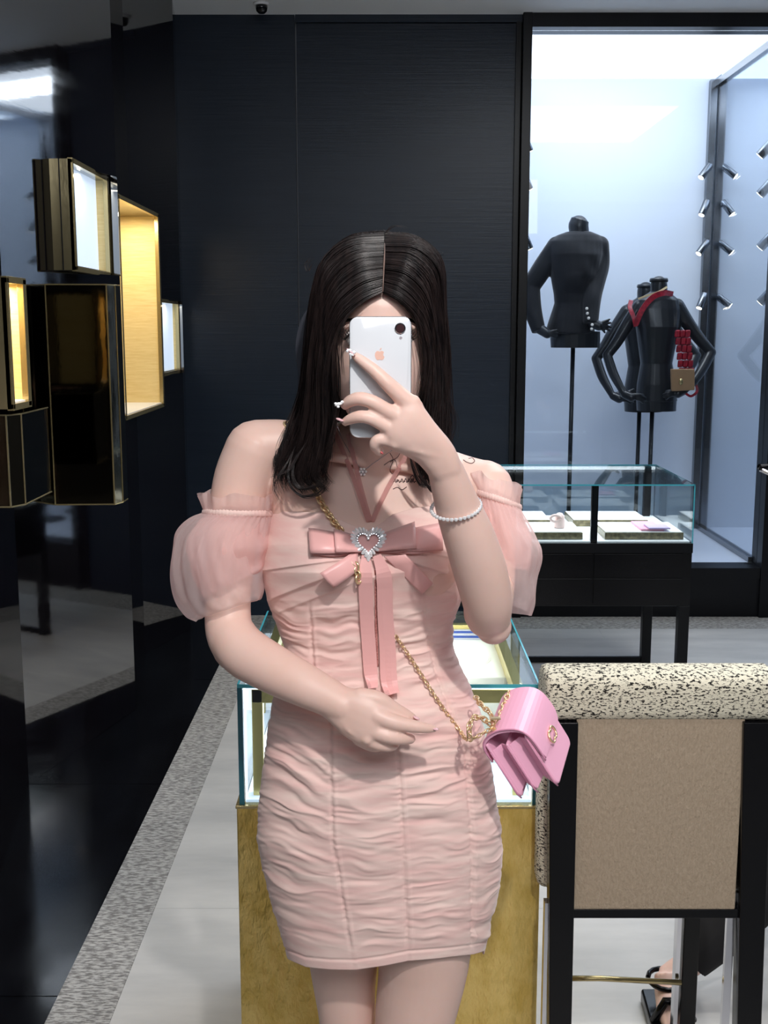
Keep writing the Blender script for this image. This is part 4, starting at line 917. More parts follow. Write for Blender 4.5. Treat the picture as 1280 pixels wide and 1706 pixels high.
def loopband(name, outer, inner, w_top, w_bot, off0, off1, par):
    """bow loop: ribbon leaving the knot, folding at its outer end and coming back behind"""
    R = []; n = 26
    for i in range(n):
        t = i/(n-1); ang = t*2
        if t < .5: k = t/.5; p = np.array(inner)*(1-k)+np.array(outer)*k; z = off0+(off1-off0)*math.sin(k*PI/2)
        else: k = (t-.5)/.5; p = np.array(outer)*(1-k)+np.array(inner)*k; z = off1*(1-k)*.45+.002
        kk = min(1, abs(1-abs(2*t-1))*1.0); k2 = (t/.5 if t < .5 else (1-t)/.5); hw_t = w_top[0]*(1-k2)+w_top[1]*k2; hw_b = w_bot[0]*(1-k2)+w_bot[1]*k2
        if t >= .5: hw_b += 5*math.sin(PI*k2)
        bulge = 6*math.sin(PI*(t))*(1 if outer[0] < inner[0] else -1)*0
        row = []
        for s in np.linspace(0, 1, 6):
            py = p[1]-hw_t+(hw_t+hw_b)*s; px = p[0]+(s-.5)*3; c, _ = drape(px, py, TR, .0015, 1.55); c = c-ray(px, py).normalized()*(z*(.75+.25*math.sin(PI*s))); row.append(c)
        R.append(row)
    b = MB(); V = []; 
    for r in R: V.append(r)
    b.rings(V, False, close=False); o = b.build(name, M_satin, par, smooth=True); s_ = o.modifiers.new('t', 'SOLIDIFY'); s_.thickness = .0012; return o
loopband('bow_loop', (513, 905), (600, 908), (14, 26), (14, 17), .005, .016, dress)
loopband('bow_loop', (557, 904), (604, 908), (12, 23), (12, 16), .012, .022, dress)
loopband('bow_loop', (742, 896), (628, 906), (14, 26), (14, 20), .005, .015, dress)
loopband('bow_loop', (696, 894), (624, 907), (12, 26), (12, 19), .012, .021, dress)
def patch(name, quad, offs, mt, par, curl=.0, n=12, m=5):
    """flat ribbon end through four draped corners (order: root top, tip top, tip bottom, root bottom)"""
    c = [drape(q[0], q[1], TR, .001, 1.55)[0]-ray(*q).normalized()*o_ for q, o_ in zip(quad, offs)]; Rr = []
    for i in range(n):
        u = i/(n-1); a_ = c[0].lerp(c[1], u); b_ = c[3].lerp(c[2], u)
        Rr.append([a_.lerp(b_, j/(m-1))+Vector((0, -curl*math.sin(PI*u)-.002*math.sin(PI*j/(m-1)), 0)) for j in range(m)])
    bb = MB(); bb.rings(Rr, False, close=False); o = bb.build(name, mt, par, smooth=True); q_ = o.modifiers.new('t', 'SOLIDIFY'); q_.thickness = .0014; return o
patch('bow_tail', [(596, 914), (533, 955), (556, 979), (596, 950)], (.008, .016, .018, .006), M_satin, dress, .004)
patch('bow_tail_fold', [(594, 940), (556, 979), (551, 966), (594, 934)], (.004, .012, .009, .004), M_satin, dress, .0)
patch('bow_tail', [(640, 928), (676, 924), (722, 972), (703, 990)], (.008, .010, .012, .012), M_satin, dress, .002)
pliable('ribbon_tail', [(610, 925), (609, 960), (611, 1020), (615, 1080), (618, 1120), (622, 1146)], 24, .002, M_satin, dress, lift=[.006, .005, .003, .004, .006, .008], wid=[14, 24, 23, 23, 23, 16])
pliable('ribbon_tail', [(628, 925), (640, 960), (642, 1020), (646, 1080), (648, 1130), (654, 1156)], 26, .002, M_satin, dress, lift=[.006, .005, .003, .004, .005, .006], wid=[14, 26, 26, 27, 28, 24])
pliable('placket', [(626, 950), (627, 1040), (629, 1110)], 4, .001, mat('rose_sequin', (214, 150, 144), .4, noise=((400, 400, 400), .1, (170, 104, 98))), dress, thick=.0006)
# heart brooch of crystals
bro = MB(); c0 = cen-ray(614, 906).normalized()*.012; ux = Vector((1, 0, 0)); uz = Vector((0, -.25, .97)).normalized()*1.0
uz = Vector((0, .12, 1)).normalized(); ny_ = Vector((0, -1, .12)).normalized(); sc_h = mpp(906, 1.53)
def heart(t, s): return (s*16*math.sin(t)**3/16, s*(13*math.cos(t)-5*math.cos(2*t)-2*math.cos(3*t)-math.cos(4*t)+2.5)/16)
brM = MB()
for k in range(34):
    t = 2*PI*k/34; 
    for (s_, rr_) in ((27.5, .0028),):
        x, y = heart(t, s_); x2, y2 = heart(t, s_-11); d = Vector((x-x2, 0, y-y2)); L = (abs(x-x2)**2+abs(y-y2)**2)**.5
        if L < 3: continue
        c = c0+ux*(x*.93*sc_h)+uz*(y*.95*sc_h)+ny_*.002; a_ = Vector(((x-x2)/L, -.12*0, (y-y2)/L)); q = a_.to_track_quat('Z', 'Y').to_matrix()
        brM.ball(c, .0026, .0028, .0060, n=6, M=q)
for k in range(34):
    x, y = heart(2*PI*k/34, 20); brM.ball(c0+ux*(x*.93*sc_h)+uz*(y*.95*sc_h)+ny_*.003, .0015, n=6)
bro_o = brM.build('brooch', M_crystal, dress, smooth=False, label='heart shaped crystal brooch'); bro_o['kind'] = 'stuff'
hp = MB(); P0 = [heart(2*PI*k/40, 25) for k in range(40)]; Pi_ = [heart(2*PI*k/40, 19) for k in range(40)]
hp.rings([[c0+ux*(x*.93*sc_h)+uz*(y*.95*sc_h)+ny_*o_ for x, y in PP] for PP, o_ in ((P0, -.001), (P0, .001), (Pi_, .001), (Pi_, -.001), (P0, -.001))], False); hp.build('brooch_setting', M_crystaldk, dress)
hf = MB(); hf.prism([c0+ux*(x*.93*sc_h)+uz*(y*.95*sc_h)-ny_*.003 for x, y in P0], ny_*.0015); hf.build('bow_knot', M_satin, dress)
# neck straps (two thin halter straps meeting at the brooch)
for pts in ([(556, 716), (575, 760), (595, 812), (614, 868)], [(580, 722), (590, 765), (603, 818), (617, 868)], [(700, 722), (672, 768), (645, 815), (620, 868)]):
    pliable('halter_strap', pts, 7.5, .0015, M_strapm, dress, thick=.0005, lift=[0, .002, .003, .004])

# ---- fingernails with crystals
def nail(px, py, Y, dx, dy, L, wpx, mt, gem=0):
    c = P(px, py, Y); ax = (P(px+dx, py+dy, Y)-c).normalized(); M_ = ax.to_track_quat('Z', 'Y').to_matrix()
    o = MB().ball(c+ax*L*.4, wpx*mpp(py, Y)*.5, .0018, L*.6, n=12, M=M_).build('fingernail', mt, W, smooth=True)
    if gem:
        g = MB()
        for i in range(gem): g.ball(c+ax*(L*(.0+.9*i/gem))+Vector((RS.uniform(-.0025, .0025), -.0022, RS.uniform(-.0025, .0025))), .0022, n=6)
        gg = g.build('nail_gems', M_crystal, o); gg['kind'] = 'stuff'
nail(589, 590, 1.363, -12, -10, .011, 14, M_nail, 7)
nail(570, 672, 1.369, -9, 3, .010, 14, M_crystal, 5)
nail(571, 701, 1.371, -8, -3, .009, 12, M_nail)
nail(634, 752, 1.379, 4, 4, .005, 9, M_lip)
nail(722, 1214, 1.481, 8, 1, .008, 10, M_nail); nail(690, 1194, 1.492, 8, 4, .009, 11, M_nail)
# ---- tattoos
def ink(pts, r=.0006, cyc=False):
    A = spline(pts, max(12, len(pts)*5)); b = MB(); b.tube([drape(p[0], p[1], [bt], .0002)[0] for p in A], r, 5); return b
t_ = MB(); x = 650.0
while x < 690:
    q = ink([(x, 803), (x+2, 799+RS.uniform(-2, 1)), (x+4, 804), (x+6, 800+RS.uniform(-2, 2)), (x+7, 803)]); t_.add(q.V, q.F); x += 6
for pts in ([(686, 805), (690, 797), (688, 792), (684, 796), (690, 803)], [(655, 815), (662, 812), (670, 816), (678, 811)]):
    q = ink(pts); t_.add(q.V, q.F)
t_.build('tattoo', M_ink, W, smooth=True, label='small script tattoo on the chest')
t_ = MB()
for pts in ([(650, 755), (655, 766), (650, 783), (656, 790), (662, 780), (658, 766), (650, 770)], [(640, 775), (650, 768), (662, 762), (668, 752)]):
    q = ink(pts, .0005); t_.add(q.V, q.F)
t_.build('tattoo', M_ink, W, smooth=True, label='looping line tattoo below the neck')
q = ink([(772, 766), (778, 770), (786, 772), (791, 768), (787, 763), (781, 764)], .0007); q.build('tattoo', M_ink, W, smooth=True, label='small curved tattoo on the shoulder')

# ---- hair
def guides(side):
    if side < 0:
        G = [[(637, 487, 1.462), (606, 503, 1.458), (578, 528, 1.463), (560, 562, 1.474), (551, 605, 1.492), (549, 655, 1.51), (552, 705, 1.530), (545, 750, 1.548), (536, 785, 1.555), (545, 805, 1.553)],
             [(639, 440, 1.480), (598, 447, 1.472), (560, 480, 1.478), (540, 530, 1.49), (531, 590, 1.505), (530, 650, 1.525), (530, 710, 1.545), (520, 755, 1.556), (514, 795, 1.562), (532, 818, 1.56)],
             [(640, 408, 1.515), (588, 413, 1.510), (546, 448, 1.515), (524, 510, 1.525), (517, 580, 1.54), (515, 650, 1.555), (512, 710, 1.572), (499, 755, 1.582), (488, 795, 1.582), (505, 822, 1.578)],
             [(640, 393, 1.560), (584, 399, 1.560), (541, 436, 1.565), (519, 505, 1.575), (511, 580, 1.585), (506, 650, 1.595), (499, 705, 1.600), (485, 750, 1.600), (476, 790, 1.598), (486, 818, 1.59)],
             [(640, 390, 1.620), (588, 397, 1.630), (544, 438, 1.645), (522, 510, 1.655), (512, 585, 1.66), (504, 650, 1.66), (492, 698, 1.655), (476, 735, 1.640), (470, 765, 1.628), (476, 790, 1.62)],
             [(640, 402, 1.675), (600, 420, 1.70), (565, 470, 1.725), (550, 540, 1.735), (545, 610, 1.735), (540, 670, 1.73), (530, 720, 1.73), (520, 760, 1.735), (515, 800, 1.74), (515, 830, 1.745)],
             [(640, 425, 1.72), (630, 450, 1.735), (620, 500, 1.75), (615, 560, 1.755), (612, 620, 1.75), (610, 680, 1.75), (605, 730, 1.755), (600, 770, 1.76), (598, 810, 1.765), (598, 840, 1.77)]]
    else:
        G = [[(639, 487, 1.462), (664, 500, 1.458), (690, 526, 1.464), (706, 560, 1.474), (713, 600, 1.49), (711, 645, 1.51), (706, 695, 1.53), (700, 745, 1.548), (704, 785, 1.553), (716, 812, 1.553)],
             [(641, 440, 1.480), (676, 446, 1.472), (706, 476, 1.478), (722, 525, 1.49), (729, 585, 1.505), (728, 645, 1.525), (722, 700, 1.545), (715, 745, 1.556), (710, 785, 1.560), (716, 818, 1.56)],
             [(641, 408, 1.515), (690, 411, 1.510), (726, 444, 1.515), (741, 505, 1.525), (746, 580, 1.54), (744, 645, 1.555), (738, 700, 1.572), (728, 745, 1.582), (716, 785, 1.58), (706, 808, 1.575)],
             [(641, 393, 1.560), (694, 399, 1.560), (731, 434, 1.565), (747, 500, 1.575), (752, 575, 1.585), (750, 645, 1.595), (745, 700, 1.600), (735, 740, 1.60), (725, 775, 1.60), (715, 800, 1.59)],
             [(641, 390, 1.620), (690, 397, 1.630), (730, 438, 1.645), (747, 510, 1.655), (752, 585, 1.66), (752, 650, 1.66), (748, 700, 1.66), (742, 735, 1.665), (735, 765, 1.67), (728, 795, 1.67)],
             [(641, 402, 1.675), (678, 420, 1.70), (708, 470, 1.725), (722, 540, 1.735), (726, 610, 1.735), (724, 670, 1.73), (718, 720, 1.73), (710, 760, 1.735), (705, 800, 1.74), (702, 830, 1.745)],
             [(641, 425, 1.72), (650, 450, 1.735), (658, 500, 1.75), (660, 560, 1.755), (660, 620, 1.75), (658, 680, 1.75), (655, 730, 1.755), (650, 770, 1.76), (648, 810, 1.765), (646, 840, 1.77)]]
    G = np.array(G, float)
    if side > 0: G[..., 0] -= np.clip((G[..., 0]-715)*.35, 0, 14)*np.clip((G[..., 1]-420)/80, 0, 1)
    else: G[..., 0] += np.clip((560-G[..., 0])*.12, 0, 8)*np.clip((G[..., 1]-420)/60, 0, 1)*(1-np.clip((G[..., 1]-650)/60, 0, 1))
    return G
NT = 30
def hairgrid(side, ns):
    G = guides(side); ng = len(G); rows = np.array([spline(g, NT) for g in G])  # ng,NT,3
    out = np.zeros((ns, NT, 3))
    for j in range(NT): out[:, j] = spline(rows[:, j], ns)
    return out
def px2w(a):   # array (...,3) of px,py,Y -> world
    cP, sP = math.cos(PIT), math.sin(PIT); b = 853-a[..., 1]; ry = FPX*cP+b*sP; rz = -FPX*sP+b*cP; k = a[..., 2]/ry
    return np.stack([(a[..., 0]-640)*k, a[..., 2], H+rz*k], -1)
HV, HF = [], []
off = 0
# under layer sheets
for side in (-1, 1):
    g_ = hairgrid(side, 40); k = 19 if side < 0 else 20
    cen_ = np.array([632, 0, 1.575]); a = g_[:, :k].copy(); shr = .972
    a[..., 0] = 632+(a[..., 0]-632)*shr; a[..., 2] = 1.58+(a[..., 2]-1.58)*.96+.004; a[..., 1] += 4*np.exp(-(a[..., 1]-390)/40)
    wv = px2w(a); n1, n2 = a.shape[:2]; V = wv.reshape(-1, 3).tolist()
    F = [(i*n2+j, i*n2+j+1, (i+1)*n2+j+1, (i+1)*n2+j) for i in range(n1-1) for j in range(n2-1)]
    me = bpy.data.meshes.new('hair_under'); me.from_pydata(V, [], F); me.update(); o = link_mesh('hair_underlayer', me, M_hairin, W); s_ = o.modifiers.new('t', 'SOLIDIFY'); s_.thickness = .004
def add_strands(path, rad):   # path (N,NT,3) world
    global off
    N, T, _ = path.shape; tn = np.gradient(path, axis=1); tn /= np.linalg.norm(tn, axis=2, keepdims=True)+1e-9
    up = np.array([0.3, 1.0, .1]); a = np.cross(tn, up); a /= np.linalg.norm(a, axis=2, keepdims=True)+1e-9; b = np.cross(tn, a)
    t = np.linspace(0, 1, T); prof = np.minimum(1, (1-t)*4+.15)*rad
    R = np.stack([path+prof[None, :, None]*(a*math.cos(q)+b*math.sin(q)) for q in (0, 2*PI/3, 4*PI/3)], 2)  # N,T,3,3
    HV.append(R.reshape(-1, 3)); idx = np.arange(N*T*3).reshape(N, T, 3)+off; off += N*T*3
    for k in range(3):
        k2 = (k+1) % 3; HF.append(np.stack([idx[:, :-1, k], idx[:, 1:, k], idx[:, 1:, k2], idx[:, :-1, k2]], -1).reshape(-1, 4))
NS = 2600
for side in (-1, 1):
    fine = hairgrid(side, 300); t = np.linspace(0, 1, NT)
    nc = 150; cs_ = RS.rand(nc)**1.0; coff = RS.randn(nc, 3); clen = .76+.30*RS.rand(nc)
    s = RS.rand(NS)**1.25; ci = np.array([np.argmin(np.abs(cs_-x)) for x in s])
    g = RS.randint(0, 3, NS); ci = (np.argsort(cs_)[np.clip(np.searchsorted(np.sort(cs_), s)+g-1, 0, nc-1)])
    k = sstep(.1, .9, t)[None, :]*.82
    se = s[:, None]*(1-k)+cs_[ci][:, None]*k
    ii = np.clip((se*299).astype(int), 0, 298); fr = np.clip(se*299-ii, 0, 1)[..., None]; jj = np.arange(NT)[None, :].repeat(NS, 0)
    # shortened strands: sample along length
    L = clen[ci]*(.9+.15*RS.rand(NS))*(1 if side < 0 else .95); tt = np.clip(t[None, :]*np.minimum(L, 1)[:, None], 0, 1)*(NT-1); j0 = np.clip(tt.astype(int), 0, NT-2); fj = (tt-j0)[..., None]
    G0 = fine[ii, j0]*(1-fr)+fine[ii+1, j0]*fr; G1 = fine[ii, j0+1]*(1-fr)+fine[ii+1, j0+1]*fr; p = G0*(1-fj)+G1*fj
    wob = (coff[ci][:, None, :]*np.array([5.5, 4.0, .005])[None, None, :])*(t[None, :, None]**1.3)
    ph = RS.rand(nc)*6; wave = np.sin(t[None, :]*(6+3*np.sin(ph[ci][:, None]*5))+ph[ci][:, None])*(t[None, :]**1.2)*8.5
    lay = (RS.rand(NS)-.35)*6.0+coff[ci][:, 1]*2.6
    jit = np.cumsum(RS.randn(NS, NT, 3), 1)*np.array([.45, .3, .0004])*t[None, :, None]
    p = p+wob+jit; p[..., 0] += wave
    d = p[..., 0]-632; p[..., 0] += np.sign(d)*lay[:, None]*np.clip(np.abs(d)/90, 0, 1)*.8; p[..., 1] -= (lay*.5)[:, None]*np.exp(-(p[..., 1]-385)/50).clip(0, 1)
    p[..., 2] -= (lay*.0006)[:, None]*np.where(p[..., 2] < 1.6, 1, -1)
    add_strands(px2w(p), .00048)
# loose wisps
def wisp(pts, n=5, sp=2.0, r=.0003):
    A = np.array([spline(pts, NT) for _ in range(n)]); A = A+RS.randn(n, 1, 3)*np.array([sp, sp*.5, .001])*np.linspace(0, 1, NT)[None, :, None]; add_strands(px2w(A), r)
wisp([(560, 560, 1.455), (565, 620, 1.46), (562, 680, 1.47), (548, 740, 1.51)], 6, 4)
wisp([(610, 500, 1.45), (585, 520, 1.452), (572, 545, 1.455), (569, 590, 1.46), (571, 625, 1.46)], 8, 3)
wisp([(700, 540, 1.46), (708, 590, 1.465), (703, 640, 1.47), (690, 680, 1.48)], 7, 3)
wisp([(690, 520, 1.455), (697, 555, 1.458), (701, 610, 1.462), (694, 660, 1.47)], 5, 2)
wisp([(500, 720, 1.60), (482, 765, 1.575), (464, 795, 1.565), (458, 815, 1.56), (470, 838, 1.548)], 6, 3)
wisp([(515, 730, 1.56), (495, 760, 1.555), (478, 785, 1.55), (450, 795, 1.55)], 7, 4)
wisp([(505, 700, 1.60), (480, 790, 1.56), (500, 825, 1.552), (530, 822, 1.548), (548, 800, 1.546)], 16, 4, .0004)
wisp([(512, 700, 1.59), (488, 780, 1.56), (498, 812, 1.552), (520, 812, 1.548), (540, 803, 1.546)], 16, 4, .0004)
wisp([(520, 440, 1.58), (512, 452, 1.57), (508, 440, 1.57), (516, 430, 1.57)], 6, 3); wisp([(640, 390, 1.55), (655, 376, 1.55), (668, 378, 1.55)], 5, 4)
wisp([(690, 760, 1.53), (700, 790, 1.54), (718, 815, 1.545), (728, 822, 1.545)], 14, 3, .0004); wisp([(680, 745, 1.53), (688, 780, 1.54), (700, 805, 1.545), (716, 812, 1.545)], 14, 3, .0004)
wisp([(745, 660, 1.6), (760, 700, 1.6), (752, 740, 1.6)], 10, 5)
for k in range(90):   # flyaways along the outline
    sd = RS.choice([-1, 1]); y0 = RS.uniform(430, 690); xo = 632+sd*(np.interp(y0, [430, 500, 570, 690], [95, 110, 116, 122])-(0 if sd < 0 else 6)); L_ = RS.uniform(40, 130)
    wisp([(xo-sd*8, y0, 1.60), (xo+sd*RS.uniform(-1, 5), y0+L_*.4, 1.60), (xo+sd*RS.uniform(-4, 9), y0+L_*.75, 1.60), (xo+sd*RS.uniform(-4, 16), y0+L_, 1.60)], 1, 1, .0002)
for k in range(60):
    x0 = RS.uniform(545, 735); e = abs(x0-640)/95; y0 = 392+40*e**2.2; wisp([(x0, y0, 1.58), (x0+RS.uniform(-10, 10), y0-RS.uniform(4, 9), 1.57), (x0+RS.uniform(-16, 16), y0-RS.uniform(2, 12), 1.57)], 1, 1, .00018)
hv = np.vstack(HV); hf_ = np.vstack(HF); me = bpy.data.meshes.new('hair'); me.from_pydata(hv.tolist(), [], hf_.tolist()); me.update()
hair = link_mesh('hair', me, M_hair, W); hair['kind'] = 'stuff'
# scalp line
MB().tube([P(638, 486, 1.458), P(639, 465, 1.464), P(640, 440, 1.473), P(641, 420, 1.488), P(641, 405, 1.508)], [.0008, .0008, .0011, .0008, .0004], 8).build('parting', mat('scalp', (120, 98, 90), .6), W, smooth=True)
# dark ribbon behind the hair
M_vel = mat('dark_ribbon', (38, 42, 54), .45, sheen=.4)
strip('hair_ribbon', [(530, 512, .03), (514, 535, .03), (505, 570, .03), (507, 610, .03), (518, 640, .03)], 24, 1.69, M_vel, W, .004)
strip('hair_ribbon', [(516, 590, .045), (506, 625, .045), (505, 660, .045), (508, 700, .045)], 17, 1.69, M_vel, W, .004)

# ---- phone
PY_ = 1.3835
ph_ = thing('phone', 'white smartphone with single rear lens held up in front of the face', 'phone', P(634, 732, PY_))
cz = P(634, 629, PY_); hw_, hh_ = 51.5*mpp(629, PY_), abs(P(634, 528, PY_).z-P(634, 730, PY_).z)/2
def rrect(cx, cz_, hx, hz, r, y, n=8, inset=0):
    out = []; hx -= inset; hz -= inset; r = max(r-inset, .0005)
    for sx, sz, a0 in ((1, 1, 0), (-1, 1, PI/2), (-1, -1, PI), (1, -1, 1.5*PI)):
        for k in range(n+1): a = a0+PI/2*k/n; out.append(Vector((cx+sx*(hx-r)+r*math.cos(a), y, cz_+sz*(hz-r)+r*math.sin(a))))
    return out
def plate(name, y0, y1, inset, r, mt, bev=.0012, par=ph_):
    b = MB(); b.rings([rrect(cz.x, cz.z, hw_, hh_, r, y0, inset=inset+bev), rrect(cz.x, cz.z, hw_, hh_, r, y0+bev*.4, inset=inset+bev*.3), rrect(cz.x, cz.z, hw_, hh_, r, y0+bev, inset=inset), rrect(cz.x, cz.z, hw_, hh_, r, y1-bev, inset=inset), rrect(cz.x, cz.z, hw_, hh_, r, y1, inset=inset+bev)])
    return b.build(name, mt, par, smooth=True)
M_ph = mat('phone_white_glass', (222, 226, 232), .12, coat=.8); M_phf = mat('phone_frame', (200, 202, 206), .25, .9)
plate('frame', PY_-.0036, PY_+.0036, 0, .0115, M_phf); plate('back_glass', PY_-.0042, PY_-.003, .0007, .0108, M_ph, .0005)
plate('screen', PY_+.003, PY_+.0042, .0015, .010, mat('phone_screen', (20, 20, 24), .1), .0004)
lc = P(667, 547, PY_-.005)
MB().lathe(lc+Vector((0, .001, 0)), [(0, 0), (.0066, 0), (.0066, .0015), (.0058, .0022), (0, .0022)], 24, Vector((0, -1, 0))).build('camera_ring', M_chrome, ph_, smooth=False)
MB().lathe(lc+Vector((0, -.0010, 0)), [(0, 0), (.0050, 0), (.0050, .0006), (0, .0008)], 24, Vector((0, -1, 0))).build('camera_lens', mat('lens_brown', (62, 42, 44), .08), ph_, smooth=False)
for py, r in ((557, .0006), (563, .0018)): MB().lathe(P(668, py, PY_-.0042), [(0, 0), (r, 0), (r, .0003), (0, .0003)], 14, Vector((0, -1, 0))).build('flash', mat('flash_grey', (165, 160, 168), .3), ph_)
lg = P(633, 591, PY_-.00425); s_ = .0066
fr = [(0, .55), (.25, .72), (.55, .68), (.78, .45), (.62, .15), (.68, -.2), (.88, -.38), (.7, -.78), (.4, -1), (0, -.88), (-.4, -1), (-.72, -.72), (-.9, -.2), (-.86, .3), (-.6, .64), (-.25, .7)]
M_logo = mat('logo_peach', (238, 196, 180), .3, .1)
b = MB(); b.prism([lg+Vector((x*s_, 0, y*s_)) for x, y in fr], (0, -.0003, 0)); b.prism([lg+Vector((x*s_, 0, y*s_)) for x, y in ((.02, .8), (.05, 1.1), (.3, 1.3), (.3, 1.0))], (0, -.0003, 0)); b.build('logo', M_logo, ph_)

# ---- bracelet round the forearm
br = thing('bracelet', 'silver crystal tennis bracelet round the raised forearm', 'bracelet', P(765, 846, 1.40))
cA = P(760, 845, 1.4275); axA = (P(800, 950, 1.465)-P(742, 785, 1.405)).normalized()
e1_ = axA.cross(Vector((0, 1, 0))).normalized(); tilt = (e1_+axA*-.10).normalized(); e2_ = axA.cross(e1_).normalized()
RR_ = 38.5*mpp(845, 1.43)+.0015
for k in range(36):
    a = 2*PI*k/36; c = cA+e1_*(RR_*math.cos(a))+e2_*(RR_*.96*math.sin(a))+axA*(-.006*math.cos(a)*-1)
    b = MB(); b.ball(c, .0028, n=8); b.build('crystal', M_crystal, br)
# ---- necklace
nk = thing('necklace', 'fine silver necklace with a small crystal flower pendant', 'necklace', P(604, 790, 1.59))
b = MB(); A = spline([(560, 705), (570, 730), (586, 758), (604, 782), (622, 772), (645, 756), (668, 740)], 40); b.tube([drape(p[0], p[1], [bt], .0012)[0] for p in A], .0005, 5); b.build('chain', M_crystaldk, nk, smooth=True)
cp, _ = drape(604, 786, [bt], .003); MB().ball(cp, .0024, n=8).build('crystal', M_crystal, nk)
for k in range(6): MB().ball(cp+Vector((.0045*math.cos(k*PI/3), 0, .0045*math.sin(k*PI/3))), .0022, n=8).build('crystal', M_crystal, nk)

# ---- pink bag with chain strap
bg = thing('handbag', 'small pink quilted flap handbag with gold chain strap hanging at her hip', 'bag', P(850, 1372, 1.50))
M_pinkb = mat('pink_leather', (238, 176, 202), .42, coat=.1, bump=((260, 260, 260), .1, .0006)); M_pinkd = mat('pink_piping', (206, 140, 168), .45)
YBg = 1.515; mm = mpp(1290, YBg)
N_ = Vector((.79, -.38, .47)).normalized(); Wd = Vector((.30, .92, .236)); Wd = (Wd-N_*Wd.dot(N_)).normalized(); Dn = N_.cross(Wd).normalized()
if Dn.z > 0: Dn = -Dn
O = P(806, 1240, YBg)   # back, top, near-left corner
dW, dN, dD = .112, .066, .100
def bp(w_, n_, d_): return O+Wd*(w_*dW)+N_*(n_*dN)+Dn*(d_*dD)
def bpanel(name, n0, n1, d0, d1, w0=0, w1=1, r=.12, mt=None, bev=.003):
    """panel in W x D plane with rounded lower corners, thickness along N"""
    prof = [(w0, d0), (w1, d0)]
    for k in range(6): a = PI/2*k/5; prof.append((w1-r*.8+r*.8*math.cos(a), d1-r+r*math.sin(a)))
    for k in range(6): a = PI/2*k/5; prof.append((w0+r*.8-r*.8*math.sin(a), d1-r+r*math.cos(a)))
    return MB().prism([bp(a, n0, b_) for a, b_ in prof], N_*((n1-n0)*dN)).build(name, mt or M_pinkb, bg, bevel=bev)
bpanel('back_wall', .0, .08, .02, 1.0); bpanel('divider', .42, .50, .12, .97); bpanel('front_wall', .90, 1.0, .10, 1.0)
# accordion gussets
for w_ in (.03, .94):
    for n0, n1 in ((.08, .42), (.50, .90)):
        nm = (n0+n1)/2; b = MB(); sgn = 1 if w_ < .5 else -1
        b.rings([[bp(w_, n0, d), bp(w_+.10*sgn, nm, d-(.0 if d < .9 else .10)), bp(w_, n1, d), bp(w_+.02*sgn, n1, d), bp(w_+.12*sgn, nm, d-(.0 if d < .9 else .10)), bp(w_+.02*sgn, n0, d)] for d in (.16, .5, .94)]); b.build('gusset', M_pinkb, bg)
# flap wrapping the top
prof = [(-.04, .30), (-.05, .10), (.02, -.02), (.18, -.09), (.42, -.12), (.68, -.09), (.90, -.02), (1.02, .10), (1.06, .25), (1.07, .42), (1.06, .55)]
fa = spline(prof, 26); b = MB()
wl_ = lambda k: (0.0 if k < 22 else 0.0); R = []
for k, (n_, d_) in enumerate(fa):
    ins = .0 if k < 23 else (.03*(k-22)**1.3*.6)
    R.append([bp(-.01+ins, n_, d_), bp(1.01-ins, n_, d_), bp(1.01-ins, n_-(.05 if d_ > .1 and n_ > .5 else .0), d_+(.05 if d_ < .1 else 0)), bp(-.01+ins, n_-(.05 if d_ > .1 and n_ > .5 else .0), d_+(.05 if d_ < .1 else 0))])
b.rings(R); b.build('flap', M_pinkb, bg, smooth=False, bevel=.0012)
pp = MB()
pp.tube([bp(-.012, n_, d_) for n_, d_ in fa], .0013, 6); pp.build('flap_piping', M_pinkd, bg, smooth=True)
for n_ in (.04, .46, .95): MB().tube([bp(-.01, n_, .15), bp(-.01, n_, .9), bp(.03, n_, 1.0)], .0012, 6).build('piping', M_pinkd, bg, smooth=True)
# interlocking ring clasp
for s in (-1, 1):
    cc = bp(.5+s*.055, 1.10, .50); b = MB(); pts = [cc+Wd*(.0085*math.cos(a)*1)+Dn*(.0085*math.sin(a)) for a in np.linspace(.75 if s < 0 else .75+PI, 2*PI-.75 if s < 0 else 3*PI-.75, 18)]
    b.tube(pts, .0016, 8); b.build('clasp', M_goldch, bg, smooth=True)
def chain(name, pts, par, R_=.0048, r_=.0011, step=.0064, flatp=.62):
    A = [Vector(p) for p in spline([tuple(p) for p in pts], 260)]; out = []; acc = 0; last = A[0]; i = 0; b = MB(); k = 0
    for j in range(1, len(A)):
        acc += (A[j]-A[j-1]).length
        if acc >= step:
            acc = 0; t = (A[min(j+1, len(A)-1)]-A[j-1]).normalized(); up = Vector((0, 1, 0)); a = t.cross(up).normalized(); c_ = a.cross(t).normalized(); ang = PI/4+(k % 2)*PI/2; s_ = a*math.cos(ang)+c_*math.sin(ang); u_ = t.cross(s_)
            RG = []
            for q in range(10):
                ph = 2*PI*q/10; cc = A[j]+t*(R_*math.cos(ph))+s_*(R_*flatp*math.sin(ph)); o_ = (t*math.cos(ph)+s_*math.sin(ph)).normalized()
                RG.append([cc+o_*(r_*math.cos(w_))+u_*(r_*math.sin(w_)) for w_ in [2*PI*m_/5 for m_ in range(5)]])
            RG.append(RG[0]); b.rings(RG, False); k += 1
    o = b.build(name, M_goldch, par, smooth=True); o['kind'] = 'stuff'; return o
TR2 = [dt, bt]
dz = lambda pts, off: [drape(x, y, TR2, off)[0] for x, y in pts]
chain('chain_strap', dz([(476, 702), (490, 735), (503, 765), (519, 800), (533, 832), (550, 860), (570, 886)], .005), bg, .0058, .0017, .0062, .8)
chain('chain_strap', dz([(588, 930), (594, 945), (598, 968)], .007), bg, .0062, .0019, .006, .8)
c1 = bp(.08, .4, -.15)
